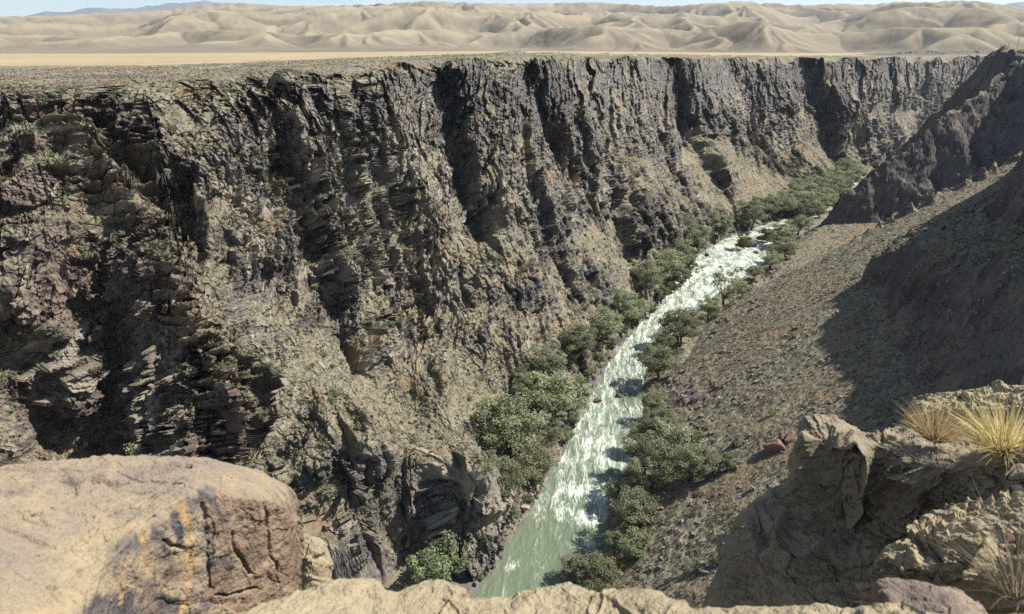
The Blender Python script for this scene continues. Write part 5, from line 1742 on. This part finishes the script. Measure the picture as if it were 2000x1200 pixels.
o_, *_ = loft_rock("stone", PU, M_PURPLE, 220, 170, amp=.4, cell=.2, crack=.5, grit=1.4, seed=800, strokes=[([(1735, 1165), (1740, 1185)], 14, -.02)])
tag(o_, "purplish rounded stone lying on the low ledge under the shaded hollow", "stone")


def small_rock(u, v, r, size, mat, label, seed):
    vv, ff = stone_mesh(seed)
    o = mesh_obj("stone", vv, ff, mat)
    o.location = P(u, v, r); o.scale = (size,) * 3; o.rotation_euler = (.2, .1, seed)
    tag(o, label, "stone")


small_rock(1972, 1058, 2.6, .035, M_RED, "small reddish pebble lying on the crumbly sunlit ledge beside dry twigs", 811)
small_rock(1936, 1116, 2.42, .022, M_TANSTONE, "small tan pebble at the edge of the shaded hollow", 812)
small_rock(1912, 1030, 2.72, .018, M_TANSTONE, "yellowish pebble on top of the crumbly sunlit ledge", 813)
small_rock(1988, 925, 3.16, .055, M_TANSTONE, "round tan stone under the larger grass tuft", 814)
small_rock(1990, 965, 3.1, .05, M_WET, "grey stone in the shade below the larger grass tuft", 815)


# ------------------------------------------------------------------ dry grass tufts on the outcrop
def blades(n, rng, length, spread, bend, width, lean=(0, 0)):
    V, Fq, sh, k = [], [], [], 0
    for i in range(n):
        a = rng.uniform(0, 2 * math.pi)
        tilt = spread * rng.random() ** .7
        L = length * rng.uniform(.45, 1.0)
        d = np.array([math.cos(a) * math.sin(tilt) + lean[0] * .5, math.sin(a) * math.sin(tilt) + lean[1] * .5, math.cos(tilt)])
        d /= np.linalg.norm(d)
        p = np.array([math.cos(a), math.sin(a), 0]) * rng.random() ** .5 * length * .16
        w = width * rng.uniform(.6, 1.3)
        sd = np.cross(d, rng.normal(size=3)); sd /= np.linalg.norm(sd)
        m = 6
        pts = []
        for j in range(m):
            pts.append((p.copy(), w * (1 - (j / (m - 1)) ** 1.5 * .85)))
            p = p + d * L / (m - 1)
            d = d + np.array([math.cos(a) * .05, math.sin(a) * .05, -bend * rng.uniform(.3, 1.2) * (j + 1) / m]) + rng.normal(size=3) * .05
            d /= np.linalg.norm(d)
        for q, ww in pts:
            V += [q - sd * ww, q + sd * ww]
        for j in range(m - 1):
            b = k + 2 * j
            Fq.append([b, b + 1, b + 3, b + 2])
        sh += [np.clip(rng.normal(.55, .22), 0, 1)] * (2 * m)
        k += 2 * m
    return np.array(V), np.array(Fq), np.array(sh)


M_STRAW = leaf_material("straw", [(.30, .22, .095), (.52, .41, .20), (.72, .60, .35)])
M_TWIG = leaf_material("dry_twigs", [(.13, .105, .065), (.27, .22, .14), (.42, .35, .23)])


def top_at(u, v):
    near = np.linalg.norm(OUT_X - np.array([0, 0, CZ]), axis=-1)
    k = np.argmin(np.hypot(OUT_U - u, OUT_V - v) + 60 * near)
    return OUT_X.reshape(-1, 3)[k]


def tuft(u, v, n, length, spread, bend, label, seed, lean=(0, 0), width=.0016, loc=None, mat=None, name="grass_tuft", cat="grass"):
    rng = np.random.default_rng(seed)
    V_, F_, sh = blades(n, rng, length, spread, bend, width, lean)
    o = mesh_obj(name, V_, F_, mat or M_STRAW, attrs={"shade": sh})
    p = loc if loc is not None else top_at(u, v)
    o.location = (p[0], p[1], p[2] - .02)
    tag(o, label, cat)
    return o


tuft(1832, 852, 520, .235, 1.05, .16, "smaller upright tuft of dry yellow grass standing on the lit outcrop top", 901, lean=(-.05, 0), loc=P(1828, 852, 3.60))
tuft(1962, 876, 800, .29, 1.2, .24, "large spreading tuft of dry yellow grass at the end of the outcrop", 902, lean=(-.35, -.1))
tuft(1775, 858, 60, .12, 1.2, .3, "little dry twig plant beside the smaller grass tuft", 903, mat=M_TWIG, width=.0012, name="dry_plant", cat="plant")
tuft(0, 0, 130, .36, .9, .3, "pale dry twiggy plant growing beside the purple stone", 904, loc=P(1992, 1150, 2.3), mat=M_TWIG, width=.0013, lean=(-.25, 0), name="dry_plant", cat="plant")
tuft(0, 0, 50, .13, 1.1, .3, "sparse straw wisps by the left end of the purple stone", 905, loc=P(1706, 1168, 2.5), mat=M_TWIG, width=.0012, name="dry_plant", cat="plant")


# posts on the right-hand plateau and masts on the hills, all far off
def pole(u, v, r, h, label, rad=.10, name="pole"):
    base = P(u, v, r); base[2] -= .8
    V_, F_ = tube([base * 0, np.array([0, 0, h * .5]), np.array([0, 0, h + .8])], [rad, rad * .9, rad * .8], 6)
    root = empty(name, tuple(base))
    mesh_obj("shaft", V_, F_, M_BARK, root)
    V_, F_ = tube([np.array([-.35, 0, h * .93 + .7]), np.array([.35, 0, h * .93 + .7])], [rad * .5, rad * .5], 5)
    mesh_obj("crossarm", V_, F_, M_BARK, root)
    tag(root, label, "pole")


pole(1987, 92, 420, 4.4, "tall thin pole standing above the shaded ridge, against the hills")
pole(1969, 93, 420, 2.0, "short post just beside the tall thin pole on the ridge")
pole(1953, 94, 420, 1.8, "short post farther along the ridge from the tall thin pole")
# ------------------------------------------------------------------ haze: one even box of air round everything
def build_haze():
    m = bpy.data.materials.new("haze_air"); m.use_nodes = True
    t = m.node_tree
    for n in list(t.nodes):
        if n.type == 'BSDF_PRINCIPLED': t.nodes.remove(n)
    v = t.nodes.new("ShaderNodeVolumePrincipled")
    v.inputs["Color"].default_value = (.72, .84, 1.0, 1)
    v.inputs["Density"].default_value = 0.00004
    v.inputs["Anisotropy"].default_value = 0.2
    out = [n for n in t.nodes if n.type == 'OUTPUT_MATERIAL'][0]
    t.links.new(v.outputs[0], out.inputs["Volume"])
    a, b = np.array([-14000, -400, -9.0]), np.array([14000, 16500, 1150.0])
    vs = [[(a, b)[i][0], (a, b)[j][1], (a, b)[k][2]] for i in (0, 1) for j in (0, 1) for k in (0, 1)]
    fs = [[0, 1, 3, 2], [4, 6, 7, 5], [0, 4, 5, 1], [2, 3, 7, 6], [0, 2, 6, 4], [1, 5, 7, 3]]
    o = mesh_obj("haze", vs, fs, m)
    tag(o, kind="stuff")


build_haze()
